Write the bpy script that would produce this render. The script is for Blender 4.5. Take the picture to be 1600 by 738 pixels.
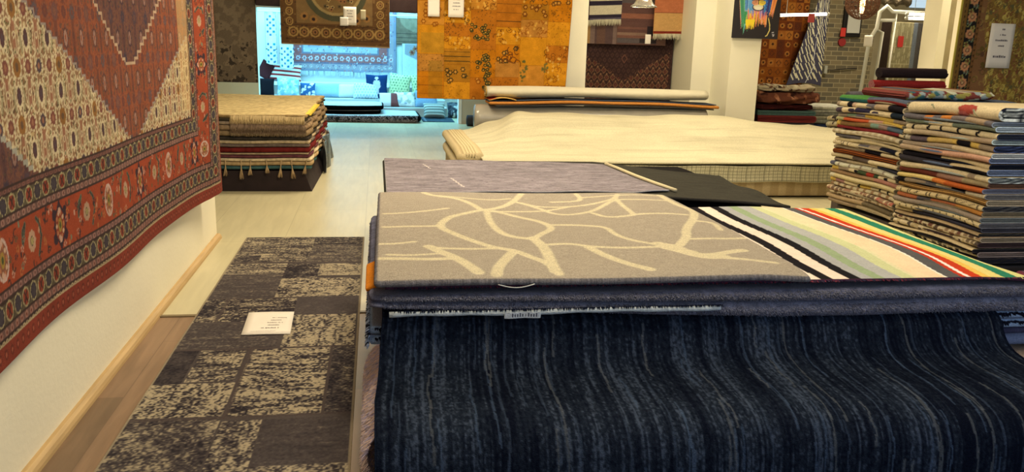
import bpy, bmesh, math, random
import numpy as np
from mathutils import Vector, Matrix, Quaternion

for o in list(bpy.data.objects): bpy.data.objects.remove(o)
scn = bpy.context.scene
COL = scn.collection
random.seed(7)
RNG = np.random.default_rng(11)

# ---------------------------------------------------------------- camera
cam_d = bpy.data.cameras.new('camera')
cam = bpy.data.objects.new('camera', cam_d)
COL.objects.link(cam)
cam_d.sensor_width = 36.0
cam_d.lens = 36.0 * 1300.0 / 1600.0
cam_d.clip_start = 0.05
cam_d.clip_end = 100
Rm = Matrix(((0.9872104982704799, 0.0073353588068263845, -0.15925333470833786),
             (-0.15672313119933654, 0.22769209627073425, -0.9610380686751769),
             (0.02921116655709444, 0.9737055519031479, 0.2259296482123581)))
cam.matrix_world = Matrix.Translation((0, 0, 1.5)) @ Rm.to_4x4()
scn.camera = cam

# ---------------------------------------------------------------- world, lights, exposure
scn.view_settings.view_transform = 'Standard'
scn.view_settings.look = 'None'
scn.view_settings.exposure = 0.2
scn.view_settings.gamma = 1.0
scn.view_settings.use_curve_mapping = False
wd = bpy.data.worlds.new('world')
scn.world = wd
wd.use_nodes = True
wd.node_tree.nodes['Background'].inputs[0].default_value = (0.75, 0.85, 1.0, 1)
wd.node_tree.nodes['Background'].inputs[1].default_value = 0.35

WARM = (1.0, 0.82, 0.56)
def area(name, loc, size, sizey, power, col, rot=(0, 0, 0)):
    l = bpy.data.lights.new(name, 'AREA')
    l.shape = 'RECTANGLE'; l.size = size; l.size_y = sizey
    l.energy = power; l.color = col
    o = bpy.data.objects.new(name, l)
    o.location = loc; o.rotation_euler = rot
    COL.objects.link(o)
    return o
CEIL = 3.3
for (x, y, p) in [(0.6, 2.4, 48), (0.6, 5.4, 88), (3.6, 3.9, 42), (3.4, 8.0, 66), (0.0, 9.0, 82), (0.2, 12.6, 60), (3.7, 10.2, 34), (7.2, 8.6, 42), (8.0, 12.6, 80)]:
    area('ceiling_lamp', (x, y, CEIL - 0.12), 1.2, 0.5, p, WARM)
# daylight: shop window behind the camera, skylight of the far room and an added side fill
area('shop_window_daylight', (4.0, -1.6, 1.6), 4.6, 2.2, 62, (0.70, 0.85, 1.0), (math.radians(90), 0, 0))
area('day_room_side_fill', (-3.9, 17.0, 1.6), 1.6, 1.6, 45, (0.35, 0.75, 1.0), (0, math.radians(-90), 0))  # added blue fill for the dark rug edges; no window stands here
area('skylight', (-0.6, 17.0, 3.1), 3.6, 1.8, 270, (0.20, 0.70, 1.0))

# ---------------------------------------------------------------- helpers
def lin(c):
    c = np.asarray(c, dtype=np.float64) / 255.0
    return np.where(c <= 0.04045, c / 12.92, ((c + 0.055) / 1.055) ** 2.4)
LW = np.array([1.04, 0.93, 0.72])
def W(r, g=None, b=None):
    """albedo of a surface whose colour under the warm shop lamps is r, g, b"""
    if g is None: r, g, b = r
    return np.clip(lin((r, g, b)) / LW, 0.002, 0.9)

def tag(o, label=None, cat=None, group=None, kind=None):
    if label: o['label'] = label
    if cat: o['category'] = cat
    if group: o['group'] = group
    if kind: o['kind'] = kind
    return o

MATS = {}
def mat(key, color=None, rough=0.85, metal=0.0, bump=0.0, bscale=60.0, var=0.0, vscale=8.0, emit=None, estr=0.0,
        sheen=0.0, vcol=False, spec=0.3, stretch=(1, 1, 1), alpha=1.0, trans=0.0):
    if key in MATS: return MATS[key]
    m = bpy.data.materials.new(key); m.use_nodes = True
    nt = m.node_tree; N = nt.nodes; L = nt.links
    b = N['Principled BSDF']
    b.inputs['Roughness'].default_value = rough
    b.inputs['Metallic'].default_value = metal
    b.inputs['Specular IOR Level'].default_value = spec
    if sheen:
        b.inputs['Sheen Weight'].default_value = sheen
        b.inputs['Sheen Roughness'].default_value = 0.6
    if trans: b.inputs['Transmission Weight'].default_value = trans
    if alpha < 1: b.inputs['Alpha'].default_value = alpha
    tc = N.new('ShaderNodeTexCoord')
    mp = N.new('ShaderNodeMapping'); mp.inputs['Scale'].default_value = stretch
    L.new(tc.outputs['Object'], mp.inputs[0])
    if vcol:
        a = N.new('ShaderNodeAttribute'); a.attribute_name = 'Col'; src = a.outputs['Color']
    else:
        r = N.new('ShaderNodeRGB'); r.outputs[0].default_value = (*[float(v) for v in color], 1); src = r.outputs[0]
    if var:
        n = N.new('ShaderNodeTexNoise'); n.inputs['Scale'].default_value = vscale; n.inputs['Detail'].default_value = 5
        L.new(mp.outputs[0], n.inputs['Vector'])
        mr = N.new('ShaderNodeMapRange')
        mr.inputs['From Min'].default_value = 0.3; mr.inputs['From Max'].default_value = 0.7
        mr.inputs['To Min'].default_value = 1 - var; mr.inputs['To Max'].default_value = 1 + var
        L.new(n.outputs['Fac'], mr.inputs['Value'])
        mx = N.new('ShaderNodeVectorMath'); mx.operation = 'SCALE'
        L.new(src, mx.inputs[0]); L.new(mr.outputs[0], mx.inputs['Scale'])
        src = mx.outputs[0]
    L.new(src, b.inputs['Base Color'])
    if bump:
        n2 = N.new('ShaderNodeTexNoise'); n2.inputs['Scale'].default_value = bscale; n2.inputs['Detail'].default_value = 3
        L.new(mp.outputs[0], n2.inputs['Vector'])
        bp = N.new('ShaderNodeBump'); bp.inputs['Strength'].default_value = bump; bp.inputs['Distance'].default_value = 0.01
        L.new(n2.outputs['Fac'], bp.inputs['Height']); L.new(bp.outputs[0], b.inputs['Normal'])
    if emit is not None:
        b.inputs['Emission Color'].default_value = (*emit, 1); b.inputs['Emission Strength'].default_value = estr
    MATS[key] = m
    return m

def mesh_obj(name, verts, faces, material, parent=None, cols=None, smooth=True, keep_origin=False):
    """one mesh object; verts in world space (or in the parent's space), origin moved to the base centre"""
    verts = np.asarray(verts, dtype=np.float64)
    if keep_origin: org = np.zeros(3)
    else:
        mn = verts.min(0); mxx = verts.max(0)
        org = np.array([(mn[0] + mxx[0]) / 2, (mn[1] + mxx[1]) / 2, mn[2]])
    me = bpy.data.meshes.new(name)
    v = verts - org
    if isinstance(faces, np.ndarray):
        nf, k = faces.shape
        me.vertices.add(len(v)); me.vertices.foreach_set('co', v.astype(np.float32).ravel())
        me.loops.add(nf * k); me.loops.foreach_set('vertex_index', faces.astype(np.int32).ravel())
        me.polygons.add(nf); me.polygons.foreach_set('loop_start', np.arange(0, nf * k, k, dtype=np.int32))
        me.update(calc_edges=True)
    else:
        me.from_pydata([tuple(a) for a in v], [], faces)
        me.update()
    me.polygons.foreach_set('use_smooth', [smooth] * len(me.polygons))
    if cols is not None:
        at = me.color_attributes.new('Col', 'FLOAT_COLOR', 'POINT')
        c4 = np.ones((len(v), 4), dtype=np.float32); c4[:, :3] = cols
        at.data.foreach_set('color', c4.ravel())
    me.materials.append(material)
    o = bpy.data.objects.new(name, me)
    o.location = org
    COL.objects.link(o)
    if parent is not None:
        o.parent = parent
        o.location = Vector(org) - parent.location
    return o

def empty(name, loc, label=None, cat=None, group=None):
    o = bpy.data.objects.new(name, None); o.location = loc; o.empty_display_size = 0.1
    COL.objects.link(o)
    tag(o, label, cat, group)
    return o

def bm_obj(name, bm, material, parent=None, smooth=False, cols=None):
    bmesh.ops.recalc_face_normals(bm, faces=bm.faces)
    vs = [tuple(v.co) for v in bm.verts]
    bm.verts.index_update()
    fs = [[v.index for v in f.verts] for f in bm.faces]
    bm.free()
    return mesh_obj(name, vs, fs, material, parent, cols, smooth)

def add_box(bm, x0, x1, y0, y1, z0, z1, bevel=0.0):
    r = bmesh.ops.create_cube(bm, size=1.0)
    vs = r['verts']
    for v in vs:
        v.co = Vector((x0 + (v.co.x + .5) * (x1 - x0), y0 + (v.co.y + .5) * (y1 - y0), z0 + (v.co.z + .5) * (z1 - z0)))
    if bevel:
        es = list({e for v in vs for e in v.link_edges})
        bmesh.ops.bevel(bm, geom=es, offset=bevel, segments=2, affect='EDGES', profile=0.6)
def box(name, x0, x1, y0, y1, z0, z1, material, parent=None, bevel=0.0):
    bm = bmesh.new(); add_box(bm, x0, x1, y0, y1, z0, z1, bevel)
    return bm_obj(name, bm, material, parent)

def add_tube(bm, pts, r, seg=10, caps=True):
    pts = [Vector(p) for p in pts]
    rings = []
    prev = None
    for i, p in enumerate(pts):
        d = (pts[min(i + 1, len(pts) - 1)] - pts[max(i - 1, 0)]).normalized()
        if prev is None:
            a = d.orthogonal().normalized()
        else:
            a = (prev - d * prev.dot(d)).normalized()
        prev = a; b = d.cross(a)
        rr = r[i] if isinstance(r, (list, tuple)) else r
        rings.append([bm.verts.new(p + (a * math.cos(t) + b * math.sin(t)) * rr) for t in [2 * math.pi * k / seg for k in range(seg)]])
    for i in range(len(rings) - 1):
        for k in range(seg):
            bm.faces.new((rings[i][k], rings[i][(k + 1) % seg], rings[i + 1][(k + 1) % seg], rings[i + 1][k]))
    if caps:
        bm.faces.new(rings[0][::-1]); bm.faces.new(rings[-1])

# ---------------------------------------------------------------- value noise and pattern canvases
def noise2(ny, nx, fy, fx, seed, octaves=1):
    """smooth value noise in 0..1; fy, fx = cells over the height and the width"""
    rs = np.random.default_rng(seed)
    out = np.zeros((ny, nx)); amp = 1.0; tot = 0.0
    for o in range(octaves):
        gy = max(1, int(round(fy * 2 ** o))); gx = max(1, int(round(fx * 2 ** o)))
        g = rs.random((gy + 2, gx + 2))
        yy = np.linspace(0, gy, ny); xx = np.linspace(0, gx, nx)
        iy = np.minimum(yy.astype(int), gy); ix = np.minimum(xx.astype(int), gx)
        ty = yy - iy; tx = xx - ix
        ty = ty * ty * (3 - 2 * ty); tx = tx * tx * (3 - 2 * tx)
        a = g[iy][:, ix] * (1 - tx) + g[iy][:, ix + 1] * tx
        b = g[iy + 1][:, ix] * (1 - tx) + g[iy + 1][:, ix + 1] * tx
        out += amp * (a * (1 - ty)[:, None] + b * ty[:, None]); tot += amp; amp *= 0.55
    return out / tot

class Canvas:
    """colour pattern of a textile, drawn in metres; every grid point becomes a vertex colour"""
    def __init__(s, x0, x1, y0, y1, step, color):
        s.x0, s.x1, s.y0, s.y1 = x0, x1, y0, y1
        s.nx = max(2, int(round((x1 - x0) / step)) + 1); s.ny = max(2, int(round((y1 - y0) / step)) + 1)
        s.xs = np.linspace(x0, x1, s.nx); s.ys = np.linspace(y0, y1, s.ny)
        s.A = np.empty((s.ny, s.nx, 3)); s.A[:] = W(color)
        s.clip = None
    def win(s, xa, xb, ya, yb):
        i0 = max(0, int(np.searchsorted(s.xs, xa))); i1 = min(s.nx, int(np.searchsorted(s.xs, xb, 'right')))
        j0 = max(0, int(np.searchsorted(s.ys, ya))); j1 = min(s.ny, int(np.searchsorted(s.ys, yb, 'right')))
        return slice(j0, j1), slice(i0, i1)
    def put(s, sl, mask, color, op=1.0):
        if sl[0].stop <= sl[0].start or sl[1].stop <= sl[1].start: return
        c = W(color) if not isinstance(color, np.ndarray) else color
        m = mask.astype(float) * op
        if s.clip is not None: m = m * s.clip[sl]
        s.A[sl] = s.A[sl] * (1 - m[..., None]) + c * m[..., None]
    def rect(s, xa, xb, ya, yb, color, op=1.0):
        sl = s.win(xa, xb, ya, yb)
        s.put(sl, np.ones((max(0, sl[0].stop - sl[0].start), max(0, sl[1].stop - sl[1].start))), color, op)
    def ell(s, cx, cy, rx, ry, color, op=1.0, ring=None):
        sl = s.win(cx - rx, cx + rx, cy - ry, cy + ry)
        X, Y = np.meshgrid(s.xs[sl[1]], s.ys[sl[0]])
        d = ((X - cx) / rx) ** 2 + ((Y - cy) / ry) ** 2
        m = d <= 1
        if ring: m &= d >= (1 - ring) ** 2
        s.put(sl, m, color, op)
    def dia(s, cx, cy, rx, ry, color, op=1.0, ring=None):
        sl = s.win(cx - rx, cx + rx, cy - ry, cy + ry)
        X, Y = np.meshgrid(s.xs[sl[1]], s.ys[sl[0]])
        d = np.abs(X - cx) / rx + np.abs(Y - cy) / ry
        m = d <= 1
        if ring: m &= d >= 1 - ring
        s.put(sl, m, color, op)
    def flower(s, cx, cy, r, n, col, ccol, ry=None):
        ry = ry or r
        for k in range(n):
            t = 2 * math.pi * k / n
            s.ell(cx + .66 * r * math.cos(t), cy + .66 * ry * math.sin(t), .32 * r, .32 * ry, col)
        s.ell(cx, cy, .42 * r, .42 * ry, ccol)
    def line(s, pts, w, color, op=1.0, soft=0.0):
        for (ax, ay), (bx, by) in zip(pts[:-1], pts[1:]):
            p = w / 2 + soft
            sl = s.win(min(ax, bx) - p, max(ax, bx) + p, min(ay, by) - p, max(ay, by) + p)
            if sl[0].stop <= sl[0].start or sl[1].stop <= sl[1].start: continue
            X, Y = np.meshgrid(s.xs[sl[1]], s.ys[sl[0]])
            dx, dy = bx - ax, by - ay
            L2 = dx * dx + dy * dy + 1e-12
            t = np.clip(((X - ax) * dx + (Y - ay) * dy) / L2, 0, 1)
            d = np.hypot(X - ax - t * dx, Y - ay - t * dy)
            if soft: m = np.clip((p - d) / (2 * soft), 0, 1)
            else: m = d <= w / 2
            s.put(sl, m, color, op)
    def curl(s, cx, cy, r, a0, turns, w, color, fx=1):
        pts = []
        for k in range(15):
            f = k / 14; a = a0 + turns * 2 * math.pi * f; q = r * (1 - .8 * f)
            pts.append((cx + fx * q * math.cos(a), cy + q * math.sin(a)))
        s.line(pts, w, color)
    def poly(s, pts, color, op=1.0):
        xs = [p[0] for p in pts]; ys = [p[1] for p in pts]
        sl = s.win(min(xs), max(xs), min(ys), max(ys))
        if sl[0].stop <= sl[0].start or sl[1].stop <= sl[1].start: return
        X, Y = np.meshgrid(s.xs[sl[1]], s.ys[sl[0]])
        s.put(sl, s.inside(X, Y, pts), color, op)
    @staticmethod
    def inside(X, Y, pts):
        m = np.zeros(X.shape, bool)
        j = len(pts) - 1
        for i in range(len(pts)):
            xi, yi = pts[i]; xj, yj = pts[j]
            c = ((yi > Y) != (yj > Y)) & (X < (xj - xi) * (Y - yi) / ((yj - yi) or 1e-9) + xi)
            m ^= c; j = i
        return m
    def shade(s, lo, hi, fy, fx, seed, octaves=2, sl=None):
        """wear and dye variation: multiplies by noise"""
        if sl is None: sl = (slice(0, s.ny), slice(0, s.nx))
        ny = sl[0].stop - sl[0].start; nx = sl[1].stop - sl[1].start
        if ny < 2 or nx < 2: return
        n = noise2(ny, nx, fy, fx, seed, octaves)
        f = lo + (hi - lo) * n
        s.A[sl] *= f[..., None]

def sheet(name, cv, pos, thick, material, parent=None, edge=None, smooth=True, roundedge=True, fuzz=0.0, flip=False):
    """a textile: canvas grid mapped by pos(X, Y) -> x, y, z arrays, with thickness and rounded edge"""
    X, Y = np.meshgrid(cv.xs, cv.ys)
    P = np.stack(pos(X, Y), -1)
    ny, nx = X.shape
    du = np.gradient(P, axis=1); dv = np.gradient(P, axis=0)
    n = np.cross(du, dv); n /= np.linalg.norm(n, axis=-1, keepdims=True) + 1e-12
    if flip: n = -n
    V = [P.reshape(-1, 3)]; C = [cv.A.reshape(-1, 3)]
    idx = np.arange(ny * nx).reshape(ny, nx)
    F = [np.stack([idx[:-1, :-1], idx[:-1, 1:], idx[1:, 1:], idx[1:, :-1]], -1).reshape(-1, 4)]
    base = ny * nx
    # rim
    loop = np.concatenate([idx[0, :], idx[1:, -1], idx[-1, -2::-1], idx[-2:0:-1, 0]])
    Pl = P.reshape(-1, 3)[loop]; Nl = n.reshape(-1, 3)[loop]
    tang = np.roll(Pl, -1, 0) - np.roll(Pl, 1, 0)
    tang /= np.linalg.norm(tang, axis=1, keepdims=True) + 1e-12
    out = np.cross(tang, Nl)
    cen = Pl.mean(0)
    if (np.einsum('ij,ij->i', out, Pl - cen)).mean() < 0: out = -out
    ec = C[0][loop] if edge is None else np.tile(W(edge), (len(loop), 1))
    if fuzz: ec = ec * (0.75 + 0.5 * RNG.random((len(loop), 1)))
    r = thick / 2
    ks = [30, 60, 90, 120, 150, 180] if roundedge else [179]
    prevr = loop
    for a in ks:
        t = math.radians(a)
        rr = r if roundedge else r * 0
        ring = Pl + out * (rr * math.sin(t)) - Nl * (r * (1 - math.cos(t)))
        if fuzz: ring = ring + out * (fuzz * RNG.random((len(loop), 1)) * math.sin(t)) + Nl * (fuzz * .5 * (RNG.random((len(loop), 1)) - .5) * math.sin(t))
        V.append(ring); C.append(ec)
        cur = np.arange(base, base + len(loop)); base += len(loop)
        F.append(np.stack([prevr, cur, np.roll(cur, -1), np.roll(prevr, -1)], -1))
        prevr = cur
    # underside (coarse)
    jy = np.unique(np.linspace(0, ny - 1, min(ny, 40)).astype(int)); jx = np.unique(np.linspace(0, nx - 1, min(nx, 40)).astype(int))
    B = P[np.ix_(jy, jx)] - n[np.ix_(jy, jx)] * thick * .98
    V.append(B.reshape(-1, 3)); C.append(np.tile(ec.mean(0), (B.shape[0] * B.shape[1], 1)))
    bi = base + np.arange(B.shape[0] * B.shape[1]).reshape(B.shape[:2])
    F.append(np.stack([bi[:-1, :-1], bi[1:, :-1], bi[1:, 1:], bi[:-1, 1:]], -1).reshape(-1, 4))
    return mesh_obj(name, np.concatenate(V), np.concatenate(F), material, parent, np.concatenate(C), smooth)

def blades(name, roots, dirs, width, colors, material, parent=None, droop=0.0):
    """yarn ends: each a thin three-sided tapering strand; all of one fringe are one mesh"""
    roots = np.asarray(roots); dirs = np.asarray(dirs); n = len(roots)
    L = np.linalg.norm(dirs, axis=1, keepdims=True)
    d = dirs / L
    ref = np.tile(np.array([0.3, 0.5, 0.8]), (n, 1))
    a = np.cross(d, ref); a /= np.linalg.norm(a, axis=1, keepdims=True) + 1e-9
    b = np.cross(d, a)
    mid = roots + dirs * .55
    tip = roots + dirs + np.array([0, 0, -1]) * droop * L
    V = []
    for cen, w in ((roots, 1.0), (mid, .8), (tip, .25)):
        for t in (0, 2.094, 4.189):
            V.append(cen + (a * math.cos(t) + b * math.sin(t)) * width * w)
    V = np.stack(V, 1).reshape(-1, 3)
    base = (np.arange(n) * 9)[:, None, None]
    q = []
    for s in (0, 3):
        for k in range(3):
            q.append([s + k, s + (k + 1) % 3, s + 3 + (k + 1) % 3, s + 3 + k])
    F = (base + np.array(q)[None]).reshape(-1, 4)
    cols = np.repeat(np.asarray(colors), 9, axis=0)
    return mesh_obj(name, V, F, material, parent, cols, True)

def jit(color, n, amt=.2):
    c = np.tile(W(color), (n, 1))
    return np.clip(c * (1 - amt + 2 * amt * RNG.random((n, 1))), 0.002, .95)

TEX = mat('woven_wool', vcol=True, rough=1, bump=.5, bscale=220, var=.14, vscale=90, spec=.03)
PILE = mat('pile_wool', vcol=True, rough=.98, bump=.9, bscale=260, var=.22, vscale=150, spec=.02)
FINE = mat('fine_knot_wool', vcol=True, rough=.9, bump=.25, bscale=300, var=.10, vscale=120, spec=.04)
YARN = mat('yarn', vcol=True, rough=.95, spec=.1)
PAPER = mat('paper', W(238, 222, 190), rough=.7, var=.03, vscale=5)
INK = mat('ink', W(110, 100, 95), rough=.8)
# ================================================================ THE SETTING
def floor_mat(key, c1, c2, pw, pl, rough, grain, spec):
    m = bpy.data.materials.new(key); m.use_nodes = True
    nt = m.node_tree; N = nt.nodes; L = nt.links; b = N['Principled BSDF']
    tc = N.new('ShaderNodeTexCoord')
    mp = N.new('ShaderNodeMapping'); mp.inputs['Rotation'].default_value = (0, 0, math.radians(90))
    L.new(tc.outputs['Object'], mp.inputs[0])
    br = N.new('ShaderNodeTexBrick')
    br.inputs['Color1'].default_value = (*c1, 1); br.inputs['Color2'].default_value = (*c2, 1)
    br.inputs['Mortar'].default_value = (*(np.array(c1) * .62), 1)
    br.inputs['Scale'].default_value = 1.0; br.inputs['Mortar Size'].default_value = 0.0018
    br.inputs['Brick Width'].default_value = pl; br.inputs['Row Height'].default_value = pw
    L.new(mp.outputs[0], br.inputs['Vector'])
    m2 = N.new('ShaderNodeMapping'); m2.inputs['Scale'].default_value = (9, .9, 1)
    L.new(tc.outputs['Object'], m2.inputs[0])
    n = N.new('ShaderNodeTexNoise'); n.inputs['Scale'].default_value = 2.2; n.inputs['Detail'].default_value = 6; n.inputs['Distortion'].default_value = .6
    L.new(m2.outputs[0], n.inputs['Vector'])
    mr = N.new('ShaderNodeMapRange'); mr.inputs['From Min'].default_value = .3; mr.inputs['From Max'].default_value = .7
    mr.inputs['To Min'].default_value = 1 - grain; mr.inputs['To Max'].default_value = 1 + grain
    L.new(n.outputs['Fac'], mr.inputs['Value'])
    n3 = N.new('ShaderNodeTexNoise'); n3.inputs['Scale'].default_value = 1.3; n3.inputs['Detail'].default_value = 4
    L.new(tc.outputs['Object'], n3.inputs['Vector'])
    mr3 = N.new('ShaderNodeMapRange'); mr3.inputs['From Min'].default_value = .3; mr3.inputs['From Max'].default_value = .7
    mr3.inputs['To Min'].default_value = 1 - grain * .7; mr3.inputs['To Max'].default_value = 1 + grain * .5
    L.new(n3.outputs['Fac'], mr3.inputs['Value'])
    mm = N.new('ShaderNodeMath'); mm.operation = 'MULTIPLY'
    L.new(mr.outputs[0], mm.inputs[0]); L.new(mr3.outputs[0], mm.inputs[1])
    sc = N.new('ShaderNodeVectorMath'); sc.operation = 'SCALE'
    L.new(br.outputs['Color'], sc.inputs[0]); L.new(mm.outputs[0], sc.inputs['Scale'])
    L.new(sc.outputs[0], b.inputs['Base Color'])
    b.inputs['Roughness'].default_value = rough; b.inputs['Specular IOR Level'].default_value = spec
    return m

WALL = mat('plaster', W(236, 220, 176), rough=.8, var=.03, vscale=1.7, bump=.12, bscale=40)
WALLW = mat('plaster_bright', W(240, 226, 184), rough=.8, var=.03, vscale=1.7, bump=.1, bscale=40)
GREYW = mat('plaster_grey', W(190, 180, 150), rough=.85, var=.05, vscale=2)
FAR = mat('plaster_far_room', (.75, .78, .8), rough=.8, var=.03, vscale=2)
def struct(name, *a, m=WALL, bevel=0):
    o = box(name, *a, m, bevel=bevel); o['kind'] = 'structure'; return o

fa = floor_mat('laminate_pale', W(200, 184, 136), W(188, 172, 126), .6, 2.4, .34, .07, .35)
fb = floor_mat('wood_planks', W(140, 108, 76), W(116, 90, 62), .19, 1.35, .42, .20, .3)
o = box('floor', -7, 14, 4.53, 20, -.1, 0, fa); o['kind'] = 'structure'
o = box('floor', -7, 14, -3, 4.53, -.1, 0, fb); o['kind'] = 'structure'
o = box('trim_1', -1.2, .3, 4.515, 4.545, 0, .006, mat('seam_strip', W(120, 100, 66), rough=.5)); o['kind'] = 'structure'
struct('ceiling', -7, 14, -3, 20, CEIL, CEIL + .1, m=mat('ceiling_paint', W(230, 215, 180), rough=.9))
struct('wall_left', -1.42, -1.2, -3, 6.39, 0, CEIL)
bm = bmesh.new()
prof = [(0, 0), (.036, 0), (.035, .014), (.029, .027), (.016, .036), (0, .036)]
for y in (-3, 6.39):
    pass
ring = [[bm.verts.new((-1.2 + a, y, b)) for a, b in prof] for y in (-3, 6.39)]
for k in range(len(prof)):
    bm.faces.new((ring[0][k], ring[0][(k + 1) % 6], ring[1][(k + 1) % 6], ring[1][k]))
bm.faces.new(ring[0][::-1]); bm.faces.new(ring[1])
o = bm_obj('baseboard_left', bm, mat('pine', W(186, 150, 94), rough=.6, var=.15, vscale=6, stretch=(6, .5, 6))); o['kind'] = 'structure'
struct('wall_far_left', -7.1, -7, -3, 20, 0, CEIL)
struct('wall_far_right', 14, 14.1, -3, 20, 0, CEIL)
# wall with the opening to the day-lit room, at Y = 15.6
struct('wall_back_left', -7, -2.08, 15.6, 15.8, 0, CEIL)
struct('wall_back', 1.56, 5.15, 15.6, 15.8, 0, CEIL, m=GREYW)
struct('wall_header', -2.08, 1.56, 15.6, 15.8, 2.02, CEIL)
struct('trim_2', -2.08, 1.56, 15.57, 15.6, 1.98, 2.06, m=FAR)
struct('trim_3', 1.5, 1.56, 15.57, 15.8, 0, 2.0, m=FAR)
struct('wall_day_room_back', -4, 4, 18.6, 18.8, 0, CEIL, m=FAR)
struct('wall_day_room_left', -4.1, -4, 15.8, 18.8, 0, CEIL, m=FAR)
struct('wall_day_room_right', 2.9, 3.0, 15.8, 18.8, 0, CEIL, m=FAR)
struct('trim_4', -4, 2.9, 18.3, 18.6, .5, .57, m=FAR)
# pillar, niche wall, stepped wall
struct('wall_pillar', 2.0, 2.80, 11.2, 12.5, 0, CEIL, m=WALLW)
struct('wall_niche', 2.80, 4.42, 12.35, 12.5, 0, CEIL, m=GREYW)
struct('wall_step', 4.42, 4.72, 11.5, 12.5, 0, CEIL, m=WALLW)
struct('wall_front_pillar', 4.72, 5.15, 10.9, 12.5, 0, CEIL, m=WALLW)
# brick wall of the right-hand part
def brick_mat():
    m = bpy.data.materials.new('brick_wall'); m.use_nodes = True
    N = m.node_tree.nodes; L = m.node_tree.links; b = N['Principled BSDF']
    tc = N.new('ShaderNodeTexCoord'); mp = N.new('ShaderNodeMapping'); mp.inputs['Rotation'].default_value = (math.radians(90), 0, 0)
    L.new(tc.outputs['Object'], mp.inputs[0])
    br = N.new('ShaderNodeTexBrick')
    br.inputs['Color1'].default_value = (*W(138, 120, 82), 1); br.inputs['Color2'].default_value = (*W(92, 84, 64), 1)
    br.inputs['Mortar'].default_value = (*W(158, 142, 102), 1)
    br.inputs['Scale'].default_value = 1; br.inputs['Mortar Size'].default_value = .008
    br.inputs['Brick Width'].default_value = .23; br.inputs['Row Height'].default_value = .085
    L.new(mp.outputs[0], br.inputs['Vector']); L.new(br.outputs['Color'], b.inputs['Base Color'])
    b.inputs['Roughness'].default_value = .9
    return m
struct('wall_brick', 5.15, 9.35, 15.0, 15.2, 0, CEIL, m=brick_mat())
struct('wall_right_far', 9.35, 14, 15.0, 15.2, 0, CEIL, m=mat('taupe_plaster', W(150, 135, 100), rough=.9, var=.1, vscale=3))
# door leaf and concrete pier beside the rug on the right
struct('wall_right', 5.42, 8.6, 7.26, 7.4, 0, CEIL)
struct('wall_concrete_pier', 6.52, 6.98, 9.0, 9.3, 0, CEIL, m=mat('concrete', W(160, 142, 98), rough=.95, var=.2, vscale=5))
struct('trim_5', 6.41, 6.52, 9.0, 9.3, 0, CEIL, m=WALLW)

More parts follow.
